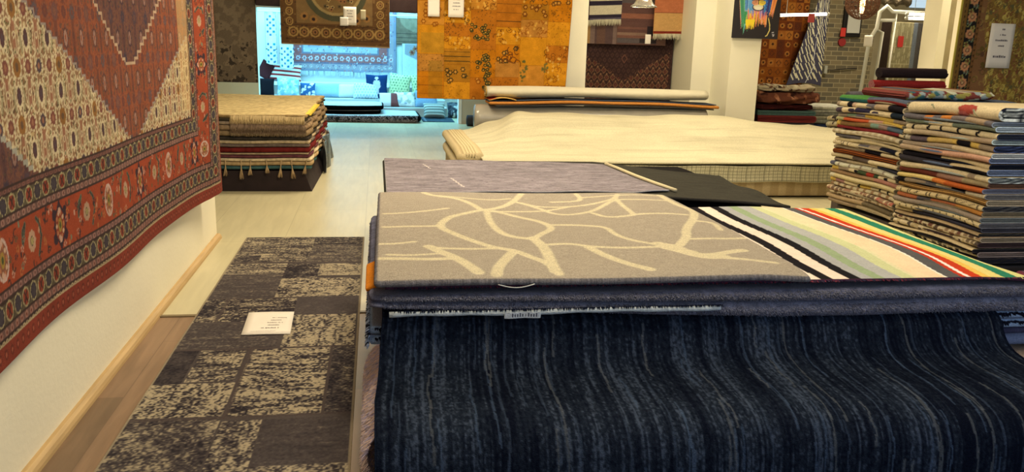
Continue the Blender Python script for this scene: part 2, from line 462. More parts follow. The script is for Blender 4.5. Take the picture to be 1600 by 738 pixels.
# ================================================================ LEFT WALL: large Persian rug
IV, RD, NV, DK, OLV, PK = (214, 182, 122), (150, 76, 46), (62, 48, 52), (46, 36, 34), (112, 104, 58), (176, 118, 88)
YE = 5.86; ZB = .46
cv = Canvas(2.05, YE, ZB, 2.55, .0044, (170, 70, 38))
def herati(cv, kind, clip):
    """the all-over lattice of ovals, rosettes and leaves"""
    cv.clip = clip
    if kind == 'ivory':
        bg, ov, ovr, g1, g2, o2, lf = (160, 118, 78), (88, 56, 54), (232, 206, 150), (158, 106, 48), (134, 76, 60), (84, 68, 70), (98, 92, 50)
        pal = [(168, 112, 78), (144, 92, 60), (206, 172, 112), (112, 82, 54)]
    elif kind == 'red':
        bg, ov, ovr, g1, g2, o2, lf = (146, 74, 46), (172, 128, 104), (98, 60, 50), (120, 76, 66), (112, 62, 52), (98, 80, 78), (98, 76, 56)
        pal = [(124, 66, 48), (160, 84, 50), (108, 72, 64), (134, 84, 62)]
    else:
        bg, ov, ovr, g1, g2, o2, lf = (106, 66, 58), (158, 118, 98), (74, 48, 50), (84, 62, 66), (120, 74, 56), (66, 56, 66), (92, 72, 56)
        pal = [(94, 60, 56), (126, 78, 58), (80, 60, 64), (110, 72, 60)]
    ys, ye, xs, xe = 0.9, 2.56, 2.3, 5.5
    cv.put(cv.win(xs, xe, ys, ye), np.ones(cv.A[cv.win(xs, xe, ys, ye)].shape[:2]), bg)
    rs = random.Random(3)
    r = 0
    z = ys
    while z < ye:
        x = xs; k = 0
        while x < xe:
            # background sprigs
            for q in range(12):
                a, c = x + rs.random() * .0875, z + rs.random() * .14
                cv.ell(a, c, .006 + .008 * rs.random(), .005 + .008 * rs.random(), pal[rs.randrange(4)])
            for q in range(3):
                a, c = x + rs.random() * .0875, z + rs.random() * .14
                cv.curl(a, c, .02, rs.random() * 6, .6, .005, (OLV if q == 0 else ovr) if kind == 'ivory' else pal[q])
            if kind == 'ivory':
                for sx in (-1, 1):
                    cv.line([(x + sx * .0437, z - .067), (x + sx * .02, z - .05), (x + sx * .034, z), (x + sx * .02, z + .05), (x + sx * .0437, z + .067)], .006, ovr)
            else:
                for sx in (-1, 1):
                    cv.line([(x + sx * .0437, z - .067), (x + sx * .02, z - .05), (x + sx * .034, z), (x + sx * .02, z + .05), (x + sx * .0437, z + .067)], .006, pal[1])
            if r % 2 == 0:
                if k % 2 == (r // 2) % 2:
                    for sx in (-1, 1):
                        q_ = [(x + sx * .034, z - .045), (x + sx * .043, z), (x + sx * .030, z + .048)]
                        cv.line(q_, .013, lf); cv.line(q_, .004, ovr if kind == 'ivory' else pal[1])
                    cv.ell(x, z, .026, .040, ovr); cv.ell(x, z, .018, .030, ov); cv.ell(x, z, .007, .013, o2 if kind == 'ivory' else pal[1])
                    for t_ in range(8): cv.ell(x + .031 * math.cos(t_ * .785), z + .045 * math.sin(t_ * .785), .005, .006, ovr if kind == 'ivory' else pal[2])
                else:
                    cv.line([(x, z - .055), (x, z + .055)], .024, pal[0]); cv.line([(x - .015, z - .05), (x - .015, z + .05)], .004, ovr if kind == 'ivory' else pal[3]); cv.line([(x + .015, z - .05), (x + .015, z + .05)], .004, ovr if kind == 'ivory' else pal[3])
                    cv.ell(x, z + .01, .010, .014, ovr); cv.ell(x, z + .01, .005, .008, g2); cv.dia(x, z - .045, .011, .016, ovr); cv.dia(x, z - .045, .006, .009, lf)
            else:
                j = k % 4
                c = [g1, g2, o2, g2][j]
                rr_ = .036 if j == 0 else .027
                for t_ in range(9): cv.ell(x + rr_ * math.cos(t_ * .698), z + rr_ * math.sin(t_ * .698), .0065, .0065, ovr if kind == 'ivory' else pal[j % 4])
                cv.ell(x, z, rr_ * .82, rr_ * .9, c); cv.ell(x, z, rr_ * .34, rr_ * .4, pal[3] if j == 0 else pal[0])
                cv.dia(x, z + .058, .012, .018, ovr if kind == 'ivory' else pal[1]); cv.dia(x, z + .058, .006, .010, lf)
            x += .0875; k += 1
        z += .095; r += 1
    cv.clip = None
YY, ZZ = np.meshgrid(cv.xs, cv.ys)
def step(v, s): return np.round(v / s) * s
f0, f1, zf = 2.42, 5.325, 1.005
field = (YY > f0) & (YY < f1) & (ZZ > zf)
vline = np.where(YY < 4.28, .97 + (4.28 - step(YY, .045)) * .53, .97 + (step(YY, .045) - 4.28) * .50)
red = field & (ZZ > vline)
med = red & (ZZ > 1.335 + np.abs(step(YY - 4.3, .05)) * .66 - .02) & (ZZ > 1.36)
spand = field & (ZZ < 1.0 + (3.11 - step(YY, .04)) * .62)
herati(cv, 'ivory', field.astype(float)); herati(cv, 'red', red.astype(float))
herati(cv, 'dark', med.astype(float)); herati(cv, 'dark', spand.astype(float))
def outline(maskA, inside, w, color):
    m = maskA.astype(int)
    e = np.zeros_like(m, bool)
    for d in range(1, w + 1):
        e[:-d] |= m[:-d] != m[d:]; e[:, :-d] |= m[:, :-d] != m[:, d:]
    cv.A[e & inside] = W(color)
inn = (YY > f0 + .02) & (YY < f1 - .02) & (ZZ > zf + .02)
outline(red, inn, 2, (170, 150, 128)); outline(med, inn, 3, (206, 170, 128)); outline(spand, inn, 4, (176, 168, 140))
# bands: each given by its inset from the rug's edge
def band(d0, d1, color):
    """closed frame between insets d0 and d1"""
    for r in ((2.05, YE - d0, ZB + d0, ZB + d1), (YE - d1, YE - d0, ZB + d0, 2.56), (2.05 - .2 + d0, 2.05 - .2 + d1, ZB + d0, 2.56)):
        cv.rect(*r, color)
band(0, .07, (142, 54, 36)); band(.07, .082, (190, 160, 110)); band(.082, .122, (122, 86, 72)); band(.122, .198, (88, 76, 54))
band(.198, .232, (118, 84, 72)); band(.232, .425, (168, 68, 36)); band(.425, .455, (120, 86, 72)); band(.455, .522, (92, 82, 56)); band(.522, .545, (112, 74, 62))
for d in (.084, .122, .198, .230, .425, .455, .522, .543): band(d - .005, d + .005, (56, 40, 36))
def along(d, sp, fn, phase=0):
    """repeat fn(x, z, horizontal) along the bottom band and the far vertical band at inset d"""
    y = YE - d - phase
    while y > 2.05:
        fn(y, ZB + d, True); y -= sp
    z = ZB + d + phase
    while z < 2.6:
        fn(YE - d, z, False); z += sp
def dot(ca, cb, a, b):
    def f(x, z, h):
        rx, ry = (a, b) if h else (b, a)
        cv.ell(x, z, rx, ry, ca); cv.ell(x, z, rx * .5, ry * .5, cb)
    return f
along(.102, .045, dot((176, 124, 100), (120, 60, 44), .013, .013)); along(.215, .045, dot((174, 124, 104), (100, 60, 50), .013, .012))
along(.44, .045, dot((176, 128, 104), (110, 62, 50), .013, .011)); along(.533, .04, dot((150, 96, 78), (80, 50, 44), .01, .008))
along(.035, .05, dot((112, 42, 30), (176, 88, 60), .014, .018)); along(.076, .03, dot((210, 184, 130), (70, 50, 44), .008, .007))
cnt = [0]
def cart(h_, w_):
    def f(x, z, h):
        c = [(150, 62, 40), (66, 60, 62)][cnt[0] % 2]; cnt[0] += 1
        rx, ry = (h_, w_) if h else (w_, h_)
        cv.ell(x, z, rx * 1.04, ry * 1.04, (186, 166, 112)); cv.ell(x, z, rx * .86, ry * .86, c)
        if c[0] > 100:
            cv.line([(x - rx * .5, z - ry * .6), (x + rx * .1, z), (x - rx * .5, z + ry * .6)], .008, (62, 34, 32))
            cv.line([(x + rx * .5, z - ry * .6), (x - rx * .1, z), (x + rx * .5, z + ry * .6)], .008, (62, 34, 32))
        else:
            for q in range(8): cv.ell(x + rx * .75 * math.cos(q * .785), z + ry * .8 * math.sin(q * .785), .006, .006, (52, 46, 54))
    return f
along(.160, .074, cart(.031, .033)); cnt[0] = 0; along(.489, .074, cart(.031, .030))
def mainb(y, z, h, kind):
    T = (lambda a, b: (y + a, z + b)) if h else (lambda a, b: (y + b, z + a))
    def E(a, b, ra, rb, c, **k): X, Z = T(a, b); cv.ell(X, Z, *((ra, rb) if h else (rb, ra)), c, **k)
    if kind == 0 or kind == 2:
        out, inn_ = ((52, 36, 46), (150, 62, 40)) if kind == 0 else ((214, 178, 150), (150, 92, 64))
        if kind == 0:
            X, Z = T(0, 0); cv.dia(X, Z, *((.062, .1) if h else (.1, .062)), out)
            for sx in (-1, 1):
                for sz in (-1, 1): E(sx * .048, sz * .045, .02, .022, out)
        E(0, 0, .052, .072, out); E(0, 0, .042, .06, inn_)
        for q in range(10): E(.032 * math.cos(q * .628), .047 * math.sin(q * .628), .008, .009, (222, 176, 132) if q % 2 else (196, 120, 76))
        E(0, 0, .017, .028, (176, 136, 56)); E(0, 0, .008, .014, (74, 84, 44))
        E(0, .055, .012, .012, (220, 170, 136)); E(0, -.055, .012, .012, (220, 170, 136))
    else:
        X, Z = T(0, 0); cv.flower(X, Z, .036, 9, (196, 152, 112), (78, 62, 56), .04 if h else .036)
        cv.ell(X, Z, .013, .015, (170, 150, 90))
        for sx in (-1, 1):
            p = [T(sx * .055, -.06 * sx), T(sx * .085, 0), T(sx * .075, .05), T(sx * .05, .07)]
            cv.line(p, .017, (94, 110, 84)); cv.line(p, .008, (56, 48, 44))
    rs = random.Random(int((y + z) * 1000))
    for q in range(30):
        a, b = (rs.random() - .5) * .26, (rs.random() - .5) * .17
        if abs(a) < .055 and abs(b) < .075: continue
        X, Z = T(a, b)
        c = rs.choice([(200, 140, 100), (84, 92, 62), (60, 42, 42), (120, 128, 96), (208, 150, 116), (190, 110, 56)])
        if q % 3 == 0: cv.flower(X, Z, .014, 5, c, (150, 60, 40))
        elif q % 3 == 1: cv.curl(X, Z, .022, rs.random() * 6, .6, .006, (62, 44, 38))
        else: cv.ell(X, Z, .007, .012, c)
kk = 0; y = YE - .33 - .18
while y > 2.1:
    mainb(y, ZB + .328, True, [0, 1, 2, 1][kk % 4]); y -= .262; kk += 1
kk = 0; z = ZB + .33
while z < 2.5:
    mainb(YE - .328, z, False, [2, 1, 0, 1][kk % 4]); z += .262; kk += 1
cv.shade(.66, .90, 40, 60, 5, 2)
cv.A = cv.A * .84 + W(118, 94, 72) * .14
# pale ivory strip blended over the field beside the far border
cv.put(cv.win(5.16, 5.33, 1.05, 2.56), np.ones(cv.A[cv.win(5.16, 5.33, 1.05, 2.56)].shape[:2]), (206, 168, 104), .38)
def prug(Y, Z):
    t = np.clip((Y - 4.3) / 1.56, 0, 1)
    s = np.clip((Z - ZB) / .9, 0, 1)
    X = -1.158 + .137 * t ** 2.2 + (1 - s) * .010 * np.sin(Y * 3.1 + 1.2) + .006 * np.sin(Y * 5.2 + Z * 1.5)
    curl = np.clip((Y - 5.72) / .14, 0, 1)
    X = X - .03 * curl ** 2
    Z2 = Z + (1 - s) * (.006 * np.sin(Y * 2.4 + .8) - .012 * np.clip(Y - 4.6, 0, 1)) + .05 * np.clip(Y - 5.6, 0, .3) * (1 - s)
    Y2 = Y - .03 * curl * (s * .5 + .2) + .012 * np.sin(Z * 6) * np.clip((Y - 5.0), 0, 1)
    return X, Y2, Z2
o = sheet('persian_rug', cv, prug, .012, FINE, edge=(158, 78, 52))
tag(o, 'large red and ivory Persian rug with a dark medallion hanging on the left wall', 'rug')

# ================================================================ RUNNER ON THE FLOOR
cv = Canvas(-.976, -.106, 2.0, 6.35, .0045, (78, 68, 60))
cv.shade(.75, 1.2, 60, 10, 3, 3)
LT = W(166, 148, 112); MD = W(80, 70, 62); BK = W(44, 38, 38)
def patch(x0, x1, y0, y1, tone, streak, seed, contrast=1.0):
    sl = cv.win(x0, x1, y0, y1)
    ny = sl[0].stop - sl[0].start; nx = sl[1].stop - sl[1].start
    if ny < 3 or nx < 3: return
    w, h = x1 - x0, y1 - y0
    if streak == 'x': n = .5 * noise2(ny, nx, h * 55, w * 9, seed, 2) + .3 * noise2(ny, nx, h * 16, w * 3, seed + 1, 2) + .2 * noise2(ny, nx, h * 60, w * 40, seed + 2)
    elif streak == 'y': n = .5 * noise2(ny, nx, h * 12, w * 60, seed, 2) + .3 * noise2(ny, nx, h * 6, w * 14, seed + 1, 2) + .2 * noise2(ny, nx, h * 50, w * 60, seed + 2)
    else: n = .6 * noise2(ny, nx, h * 30, w * 30, seed, 3) + .4 * noise2(ny, nx, h * 7, w * 7, seed + 1, 2)
    n = n * .62 + .38 * noise2(ny, nx, h * 120, w * 120, seed + 5)
    t = np.clip((n - .5) * 2.7 * contrast + tone, 0, 1)[..., None]
    c = np.where(t < .5, BK + (MD - BK) * t * 2, MD + (LT - MD) * (t - .5) * 2)
    cv.A[sl] = c
P = [(-.976, -.471, 5.62, 6.35, .52, 'x', 1, 1.0), (-.471, -.106, 6.1, 6.35, .35, 'x', 2, 1.0), (-.471, -.106, 5.6, 6.1, .5, 'x', 3, .5), (-.976, -.80, 5.6, 5.8, .3, 'x', 4, 1),
     (-.976, -.598, 5.32, 5.58, .66, 'x', 5, .9), (-.598, -.385, 5.2, 5.57, .26, 'n', 6, 1.0), (-.385, -.11, 5.27, 5.56, .82, 'n', 7, .8),
     (-.976, -.60, 4.8, 5.31, .42, 'x', 8, .35), (-.60, -.11, 4.82, 5.21, .66, 'n', 9, 1.3), (-.976, -.84, 4.38, 4.79, .46, 'n', 10, 1.2), (-.84, -.465, 4.38, 4.79, .38, 'x', 11, 1.3),
     (-.465, -.106, 4.49, 4.8, .40, 'n', 12, .2), (-.976, -.50, 3.99, 4.36, .38, 'x', 13, .4), (-.48, -.12, 3.985, 4.48, .70, 'y', 14, 1.5),
     (-.976, -.85, 3.565, 3.965, .15, 'n', 15, .4), (-.845, -.63, 3.575, 3.965, .60, 'x', 16, 1.2), (-.976, -.62, 3.22, 3.56, .72, 'y', 17, 1.5),
     (-.61, -.235, 3.21, 3.97, .60, 'x', 18, 1.5), (-.22, -.11, 3.2, 3.98, .3, 'n', 19, .8), (-.976, -.62, 2.6, 3.21, .42, 'n', 20, .8), (-.612, -.462, 2.6, 3.17, .55, 'y', 21, 1.1),
     (-.455, -.11, 2.8, 3.17, .36, 'x', 22, .3), (-.976, -.45, 2.0, 2.6, .5, 'x', 23, 1.0), (-.455, -.11, 2.0, 2.79, .6, 'n', 24, 1.0)]
for p in P: patch(*p)
for (a, b, c, d) in [(-.976, -.6, 5.44, 5.46), (-.62, -.6, 3.2, 4.0), (-.86, -.845, 4.37, 4.8), (-.235, -.22, 3.2, 3.98), (-.976, -.11, 3.195, 3.215), (-.976, -.11, 3.965, 3.985), (-.976, -.11, 5.59, 5.62), (-.976, -.46, 4.79, 4.81)]:
    cv.rect(a, b, c, d, (76, 64, 56), .75)
cv.rect(-.976, -.968, 2, 6.4, (150, 132, 100), .8); cv.rect(-.112, -.1, 2, 6.4, (140, 122, 92), .8)
def prun(X, Y): return X, Y, .011 + .0015 * np.sin(Y * 9) * np.sin(X * 7)
o = sheet('runner_rug', cv, prun, .008, FINE, edge=(150, 130, 96))
tag(o, 'long charcoal and beige distressed patchwork runner lying on the floor', 'rug')

# printed paper on the runner
def marks(name, lines, place, parent, m=INK, h=.5):
    """rows of small printed marks; place(u, v) gives a point on the paper, lines = (u0, u1, v, height)"""
    rs = random.Random(5)
    for (u0, u1, v, hh) in lines:
        V, F = [], []
        u = u0
        while u < u1:
            w = hh * (.35 + .5 * rs.random())
            k = len(V)
            top = hh * (.7 + .3 * rs.random())
            V += [place(u, v), place(u + w, v), place(u + w, v + top), place(u, v + top)]
            F.append([k, k + 1, k + 2, k + 3])
            u += w + hh * (.25 if rs.random() < .8 else .9)
        mesh_obj(name, V, F, m, parent)
def paper(name, P0, PU, PV, label, cat, lines=None, group=None, m=PAPER, n=6, bow=.004):
    """a sheet of paper: corner P0, edge vectors PU and PV"""
    P0, PU, PV = map(lambda q: np.array(q, float), (P0, PU, PV))
    nn = np.cross(PU, PV); nn /= np.linalg.norm(nn)
    V, F = [], []
    for s in (0, 1):
        for j in range(n + 1):
            for i in range(n + 1):
                u, v = i / n, j / n
                V.append(P0 + PU * u + PV * v + nn * (bow * math.sin(u * 3.14) * (.6 + .4 * v) - s * .0006))
    k = (n + 1) ** 2
    for j in range(n):
        for i in range(n):
            a = j * (n + 1) + i
            F.append([a, a + 1, a + n + 2, a + n + 1]); F.append([k + a, k + a + n + 1, k + a + n + 2, k + a + 1])
    for i in range(n):
        for q in ((i, i + 1), (i + 1 + n * (n + 1), i + n * (n + 1)), ((i + 1) * (n + 1), i * (n + 1)), (i * (n + 1) + n, (i + 1) * (n + 1) + n)):
            F.append([q[0], q[0] + k, q[1] + k, q[1]])
    if lines:
        root = empty(name, tuple(P0 + PU / 2), label, cat, group)
        mesh_obj('sheet', V, F, m, root)
        lu, lv = np.linalg.norm(PU), np.linalg.norm(PV)
        pl = lambda u, v: P0 + PU * (u / lu) + PV * (v / lv) + nn * (bow * math.sin(u / lu * 3.14) * 1.0 + .0012)
        marks('printed_line', lines, pl, root)
        return root
    o = mesh_obj(name, V, F, m); tag(o, label, cat, group)
    return o
paper('paper_sign', (-.690, 4.165, .0145), (.243, -.002, 0), (-.013, .362, 0), 'cream printed paper price sheet lying on the dark runner', 'sign',
      [(.135, .205, .255, .007), (.13, .185, .215, .007), (.115, .19, .175, .008), (.12, .175, .135, .008), (.09, .18, .09, .010), (.04, .17, .045, .003)], bow=.002)
# ================================================================ FRONT STACK
# low layers first; everything lies on the beige shag rug
def pslab(wave=.004, seed=0, sagL=0, zt=.0):
    ph = seed * 1.7
    def f(X, Y): return X, Y, zt + wave * np.sin(X * 3.3 + ph) * np.cos(Y * 2.6 + ph) 
    return f
def slab(name, x0, x1, y0, y1, z0, z1, color, label, group='rugs of the front stack', m=PILE, step=.02, wave=.003, seed=0, edge=None, fuzz=0.0, deco=None, cat='rug', shade=(.85, 1.15), parent=None):
    cv = Canvas(x0, x1, y0, y1, step, color)
    if deco: deco(cv)
    cv.shade(shade[0], shade[1], (y1 - y0) * 20, (x1 - x0) * 20, seed + 100, 2)
    o = sheet(name, cv, pslab(wave, seed, zt=z1), z1 - z0, m, parent, edge=edge or color, fuzz=fuzz)
    if parent is None: tag(o, label, cat, group)
    return o
G1 = 'rugs of the front display stack'
# beige shag rug at the bottom, its pile hanging out at the left and right
root = empty('shag_rug', (1.6, 3.5, 0), 'thick pinkish beige shag rug at the bottom of the front stack', 'rug', G1)
cvs = Canvas(.14, 3.2, 2.70, 4.5, .03, (170, 146, 120)); cvs.shade(.8, 1.15, 30, 40, 9)
sheet('backing', cvs, lambda X, Y: (X, Y, .245 + 0 * X), .235, PILE, root, edge=(160, 132, 112))
n = 5200
ry = 2.60 + .85 * RNG.random(n); rz = .03 + .21 * RNG.random(n)
roots = np.stack([np.full(n, .0) + .0 * rz, ry, rz], 1)
roots[:, 0] = .02 - .06 * np.sin(np.clip(rz / .24, 0, 1) * math.pi)
d = np.stack([-.014 - .016 * RNG.random(n), .02 * (RNG.random(n) - .5), -.012 - .03 * RNG.random(n)], 1)
c = jit((232, 200, 176), n, .2); lil = RNG.random(n) < .4; c[lil] = jit((200, 182, 190), int(lil.sum()), .2)
blades('pile', roots, d, .0022, c, YARN, root)
n = 5200
rx = 2.86 + .38 * RNG.random(n); ry = 2.75 + .35 * RNG.random(n)
roots = np.stack([rx, ry, np.full(n, .243)], 1)
d = np.stack([.03 * (RNG.random(n) - .3), -.03 * RNG.random(n), .02 + .012 * RNG.random(n)], 1)
blades('pile', roots, d, .0025, jit((196, 172, 130), n, .3), YARN, root)
slab('folded_rug', .03, 2.98, 3.09, 4.5, .262, .315, (116, 118, 130), 'plain grey blue rug folded above the beige shag at the right of the stack', G1, edge=(112, 120, 138), seed=1)
slab('folded_rug', .02, 2.96, 3.09, 4.5, .318, .345, (66, 62, 76), 'dark lavender rug edge just below the black and white tufted rug', G1, edge=(64, 62, 78), seed=2, fuzz=.004)
# black and white tufted rug: cream backing, its edge tinted blue in place of daylight, dark zigzag tufts
def tufted(z0, z1, lab, seed, colb=(150, 168, 184), x0=-.02):
    root = empty('tufted_rug', (1.6, 3.5, z0), lab, 'rug', G1)
    cvs = Canvas(x0, 2.95, 3.085, 4.5, .03, (150, 150, 150))
    sheet('backing', cvs, lambda X, Y: (X, Y, z1 + 0 * X), z1 - z0, PILE, root, edge=colb)
    rs = np.random.default_rng(seed)
    nx = 460; xx = np.linspace(x0 + .01, 2.94, nx)
    roots = np.stack([xx, np.full(nx, 3.085 - (z1 - z0) * .42), z1 - (z1 - z0) * (.12 + .2 * rs.random(nx))], 1)
    d = np.stack([.004 * np.sign(np.sin(xx * 60)) + .004 * rs.random(nx), -.008 - .006 * rs.random(nx), -.006 - .016 * (np.sin(xx * 75) > 0) * rs.random(nx)], 1)
    blades('dark_tufts', roots, d, .005, jit((24, 24, 34), nx, .3), YARN, root)
    ny = 700; yy = 3.05 + 1.4 * rs.random(ny)
    roots = np.stack([np.full(ny, x0 - (z1 - z0) * .45), yy, z0 + (z1 - z0) * rs.random(ny)], 1)
    d = np.stack([-.006 - .01 * rs.random(ny), .01 * (rs.random(ny) - .5), -.008 - .008 * rs.random(ny)], 1)
    blades('side_tufts', roots, d, .004, np.where((rs.random(ny) < .5)[:, None], jit((24, 24, 34), ny), jit((160, 172, 186), ny)), YARN, root)
    return root
tufted(.348, .388, 'black and white tufted rug, the lower one of two showing zigzag pile', 1)
tufted(.391, .424, 'pale backed tufted rug directly above the black and white one', 2)

# navy rug: edge on the stack, front drop, ledge, second drop
cvn = Canvas(.02, 2.62, 0, 1.98, .005, (30, 40, 54))
sl = (slice(0, cvn.ny), slice(0, cvn.nx))
lines = noise2(cvn.ny, cvn.nx, 3, 330, 31, 1) * .6 + noise2(cvn.ny, cvn.nx, 14, 420, 32, 1) * .4
broad = noise2(cvn.ny, cvn.nx, 2, 26, 33, 2)
fl = noise2(cvn.ny, cvn.nx, 160, 400, 34, 2)
t = np.clip((lines - .5) * 1.2 + (broad - .5) * .9 + (fl - .5) * 1.0 + .40, 0, 1)[..., None]
a, b_, c_ = W(14, 18, 28), W(32, 38, 46), W(66, 74, 84)
cvn.A[:] = np.where(t < .6, a + (b_ - a) * t / .6, b_ + (c_ - b_) * (t - .6) / .4)
# single light yarns running down the rug
for k in range(120):
    x = .05 + 2.55 * RNG.random(); v0 = 1.98 * RNG.random() * .8; L_ = .15 + .9 * RNG.random()
    pts = [(x + .004 * math.sin(j * 1.3 + k), v0 + L_ * j / 10) for j in range(11)]
    cvn.line(pts, .007, [(72, 86, 102), (62, 72, 84), (96, 98, 96)][k % 3], .45)
NP = [(3.45, .452), (3.20, .452), (3.07, .446), (3.03, .425), (3.015, .39), (3.0, .33), (2.96, .292), (2.88, .272), (2.72, .266), (2.60, .258), (2.52, .23), (2.475, .17), (2.46, .10), (2.455, .02), (2.40, .008), (2.30, .006), (2.15, .006), (2.0, .006)]
sl_ = [0]
for p, q in zip(NP[:-1], NP[1:]): sl_.append(sl_[-1] + math.dist(p, q))
sl_ = np.array(sl_) * (1.98 / sl_[-1])
def smooth_interp(v, k):
    ys = np.array([p[k] for p in NP])
    fine = np.linspace(0, 1.98, 400); yy = np.interp(fine, sl_, ys)
    ker = np.ones(15) / 15; pad = np.pad(yy, 7, mode='edge'); yy = np.convolve(pad, ker, 'valid')
    return np.interp(v, fine, yy)
def pnavy(X, V):
    Y = smooth_interp(V, 0); Z = smooth_interp(V, 1)
    drop = np.clip((V - .42) / .5, 0, 1)
    # the rug flares forward to the right and hangs a little out at the left
    lx = np.clip(1 - (X - .02) / 1.2, 0, 1)
    X2 = X + drop * (-.03 * lx + .06 * np.clip((X - 1.6) / 1.0, 0, 1) ** 1.5)
    ripple = np.clip((V - .35) / .3, 0, 1) * np.clip((1.62 - V) / .2, 0, 1)
    Y2 = Y - .035 * np.clip((X - .9) / 1.6, 0, 1) * drop + .007 * np.sin(X * 4.5 + .6) * ripple
    Z2 = Z + .005 * np.sin(X * 5.1) * ripple - .0 * drop
    # the top edge rises towards the left
    Z2 = Z2 + (.045 * np.clip(1 - X / 2.2, 0, 1)) * np.clip(1 - (V - .2) / .3, 0, 1)
    return X2, Y2, np.maximum(Z2, .004)
root = empty('navy_rug', (1.3, 2.46, 0), 'large dark navy rug with fine vertical streaks draped over the front of the stack', 'rug', G1)
sheet('rug', cvn, pnavy, .012, PILE, root, edge=(30, 38, 52), flip=True)
# pale folded-back backing strip, daylight blue put into its colour, and the sewn label under the upper rugs
bm = bmesh.new()
xs = np.linspace(.04, 1.35, 50)
add_tube(bm, [(x, 3.0, .494 + .002 * math.sin(x * 9)) for x in xs], [.010 + .0015 * math.sin(x * 31) for x in xs], 8)
bm_obj('pale_backing_edge', bm, mat('pale_backing', (.45, .52, .58), rough=.95, bump=.6, bscale=150, var=.2, vscale=60), root, smooth=True)
n = 420
xx = .06 + 1.3 * RNG.random(n)
blades('edge_pile', np.stack([xx, np.full(n, 2.996), .509 + 0 * xx], 1), np.stack([.006 * (RNG.random(n) - .5), -.005 - .003 * RNG.random(n), -.002 - .008 * RNG.random(n)], 1), .0024, jit((20, 26, 40), n), YARN, root)
cvl = Canvas(.475, .615, 0, .03, .0025, (206, 204, 190))
for k, x in enumerate(np.arange(.503, .60, .0105)): cvl.rect(x, x + .0045, .010 if k % 3 else .004, .024, (60, 60, 70))
sheet('sewn_label', cvl, lambda X, V: (X, 2.984 + .003 * np.sin(X * 60) + V * .1, .498 - V * .8), .0015, TEX, root, edge=(200, 200, 186), flip=True)

# lilac grey shag layers
def wedge(name, x0, x1, zl0, zl1, zr0, zr1, color, lab, seed, y0=3.02, edge=None, fuzz=.006):
    """layer whose thickness and height change from left to right"""
    th = max(zr1 - zr0, zl1 - zl0)
    cvw = Canvas(x0, x1, y0 + th * .5, 4.5, .02, color); cvw.shade(.8, 1.2, 30, 60, seed)
    t = lambda X: np.clip((X - x0) / 1.6, 0, 1)
    o = sheet(name, cvw, lambda X, Y: (X, Y, zl1 + (zr1 - zl1) * t(X) + .003 * np.sin(X * 7 + seed)), th, PILE, edge=edge or color, fuzz=fuzz)
    # taper the underside at the left
    me = o.data; co = np.empty(len(me.vertices) * 3, np.float32); me.vertices.foreach_get('co', co); co = co.reshape(-1, 3)
    Xw = co[:, 0] + o.location.x; Zw = co[:, 2] + o.location.z
    tt = np.clip((Xw - x0) / 1.6, 0, 1); top = zl1 + (zr1 - zl1) * tt; bot = zl0 + (zr0 - zl0) * tt
    Zw = top - (top - Zw) * (top - bot) / th
    co[:, 2] = Zw - o.location.z; me.vertices.foreach_set('co', co.ravel()); me.update()
    n = 7000
    xx = x0 + .02 + (x1 - x0 - .04) * RNG.random(n); tt = np.clip((xx - x0) / 1.6, 0, 1)
    top = zl1 + (zr1 - zl1) * tt; bot = zl0 + (zr0 - zl0) * tt; q = RNG.random(n)
    zz = bot + (top - bot) * (.15 + .7 * q)
    cc = jit(color, n, .35)
    blades('pile', np.stack([xx, y0 + .012 - .012 * np.sin(q * 3.14) + 0 * xx, zz], 1), np.stack([.008 * (RNG.random(n) - .5), -.008 - .007 * RNG.random(n), .008 * (RNG.random(n) - .7)], 1), .0022, cc, YARN, o)
    return tag(o, lab, 'rug', G1)
wedge('lilac_grey_rug', -.005, 2.80, .512, .536, .435, .500, (126, 124, 130), 'lilac grey shag rug edge directly above the navy rug', 41, edge=(122, 120, 128))
wedge('lilac_grey_rug', -.005, 2.79, .538, .562, .503, .557, (128, 124, 126), 'lilac grey shag rug edge just under the striped rug', 42, edge=(112, 110, 120))
# orange corner peeping out at the left
cvo = Canvas(-.045, .25, 3.14, 3.5, .02, (206, 122, 34))
o = sheet('orange_rug', cvo, lambda X, Y: (X, Y, .578 - .02 * np.clip(-X / .045, 0, 1) - .0 * X), .014, TEX, edge=(206, 116, 28))
tag(o, 'orange rug whose corner peeps out at the left edge of the stack', 'rug', G1)

# striped rug
cv = Canvas(.03, 2.79, 3.04, 4.56, .006, (226, 190, 146))
bands_ = [(1.70, (222, 200, 170)), (1.797, (24, 20, 22)), (1.852, (224, 198, 168)), (1.927, (22, 20, 22)), (1.98, (158, 154, 142)), (2.035, (140, 152, 110)), (2.09, (164, 160, 146)), (2.165, (190, 188, 132)),
          (2.225, (206, 200, 150)), (2.25, (228, 200, 152)), (2.30, (228, 196, 150)), (2.375, (84, 80, 74)), (2.445, (176, 52, 28)), (2.468, (240, 214, 190)), (2.487, (190, 58, 28)), (2.54, (222, 176, 78)), (2.58, (218, 196, 112)),
          (2.645, (44, 118, 84)), (2.72, (206, 196, 120)), (2.80, (206, 196, 120))]
XX, YY2 = np.meshgrid(cv.xs, cv.ys)
def wob(X, Y):
    t = (Y - 3.04) / 1.5
    return X - .045 * np.sin(t * math.pi) * np.clip((X - 1.7) / .7, 0, 1.2) - .012 * np.sin(t * 9 + X * 2)
XW = wob(XX, YY2)
edges = [b0[0] for b0 in bands_]
for i in range(len(bands_)):
    lo = bands_[i][0]; hi = bands_[i + 1][0] if i + 1 < len(bands_) else 9
    m = (XW >= lo) & (XW < hi) if i else (XW < hi)
    cv.A[m] = W(bands_[i][1])
pe = np.clip((XW - 2.25) / .12, 0, 1) * (XW < 2.375)
blot = noise2(cv.ny, cv.nx, 8, 14, 77, 2)
pk = W(236, 186, 140)
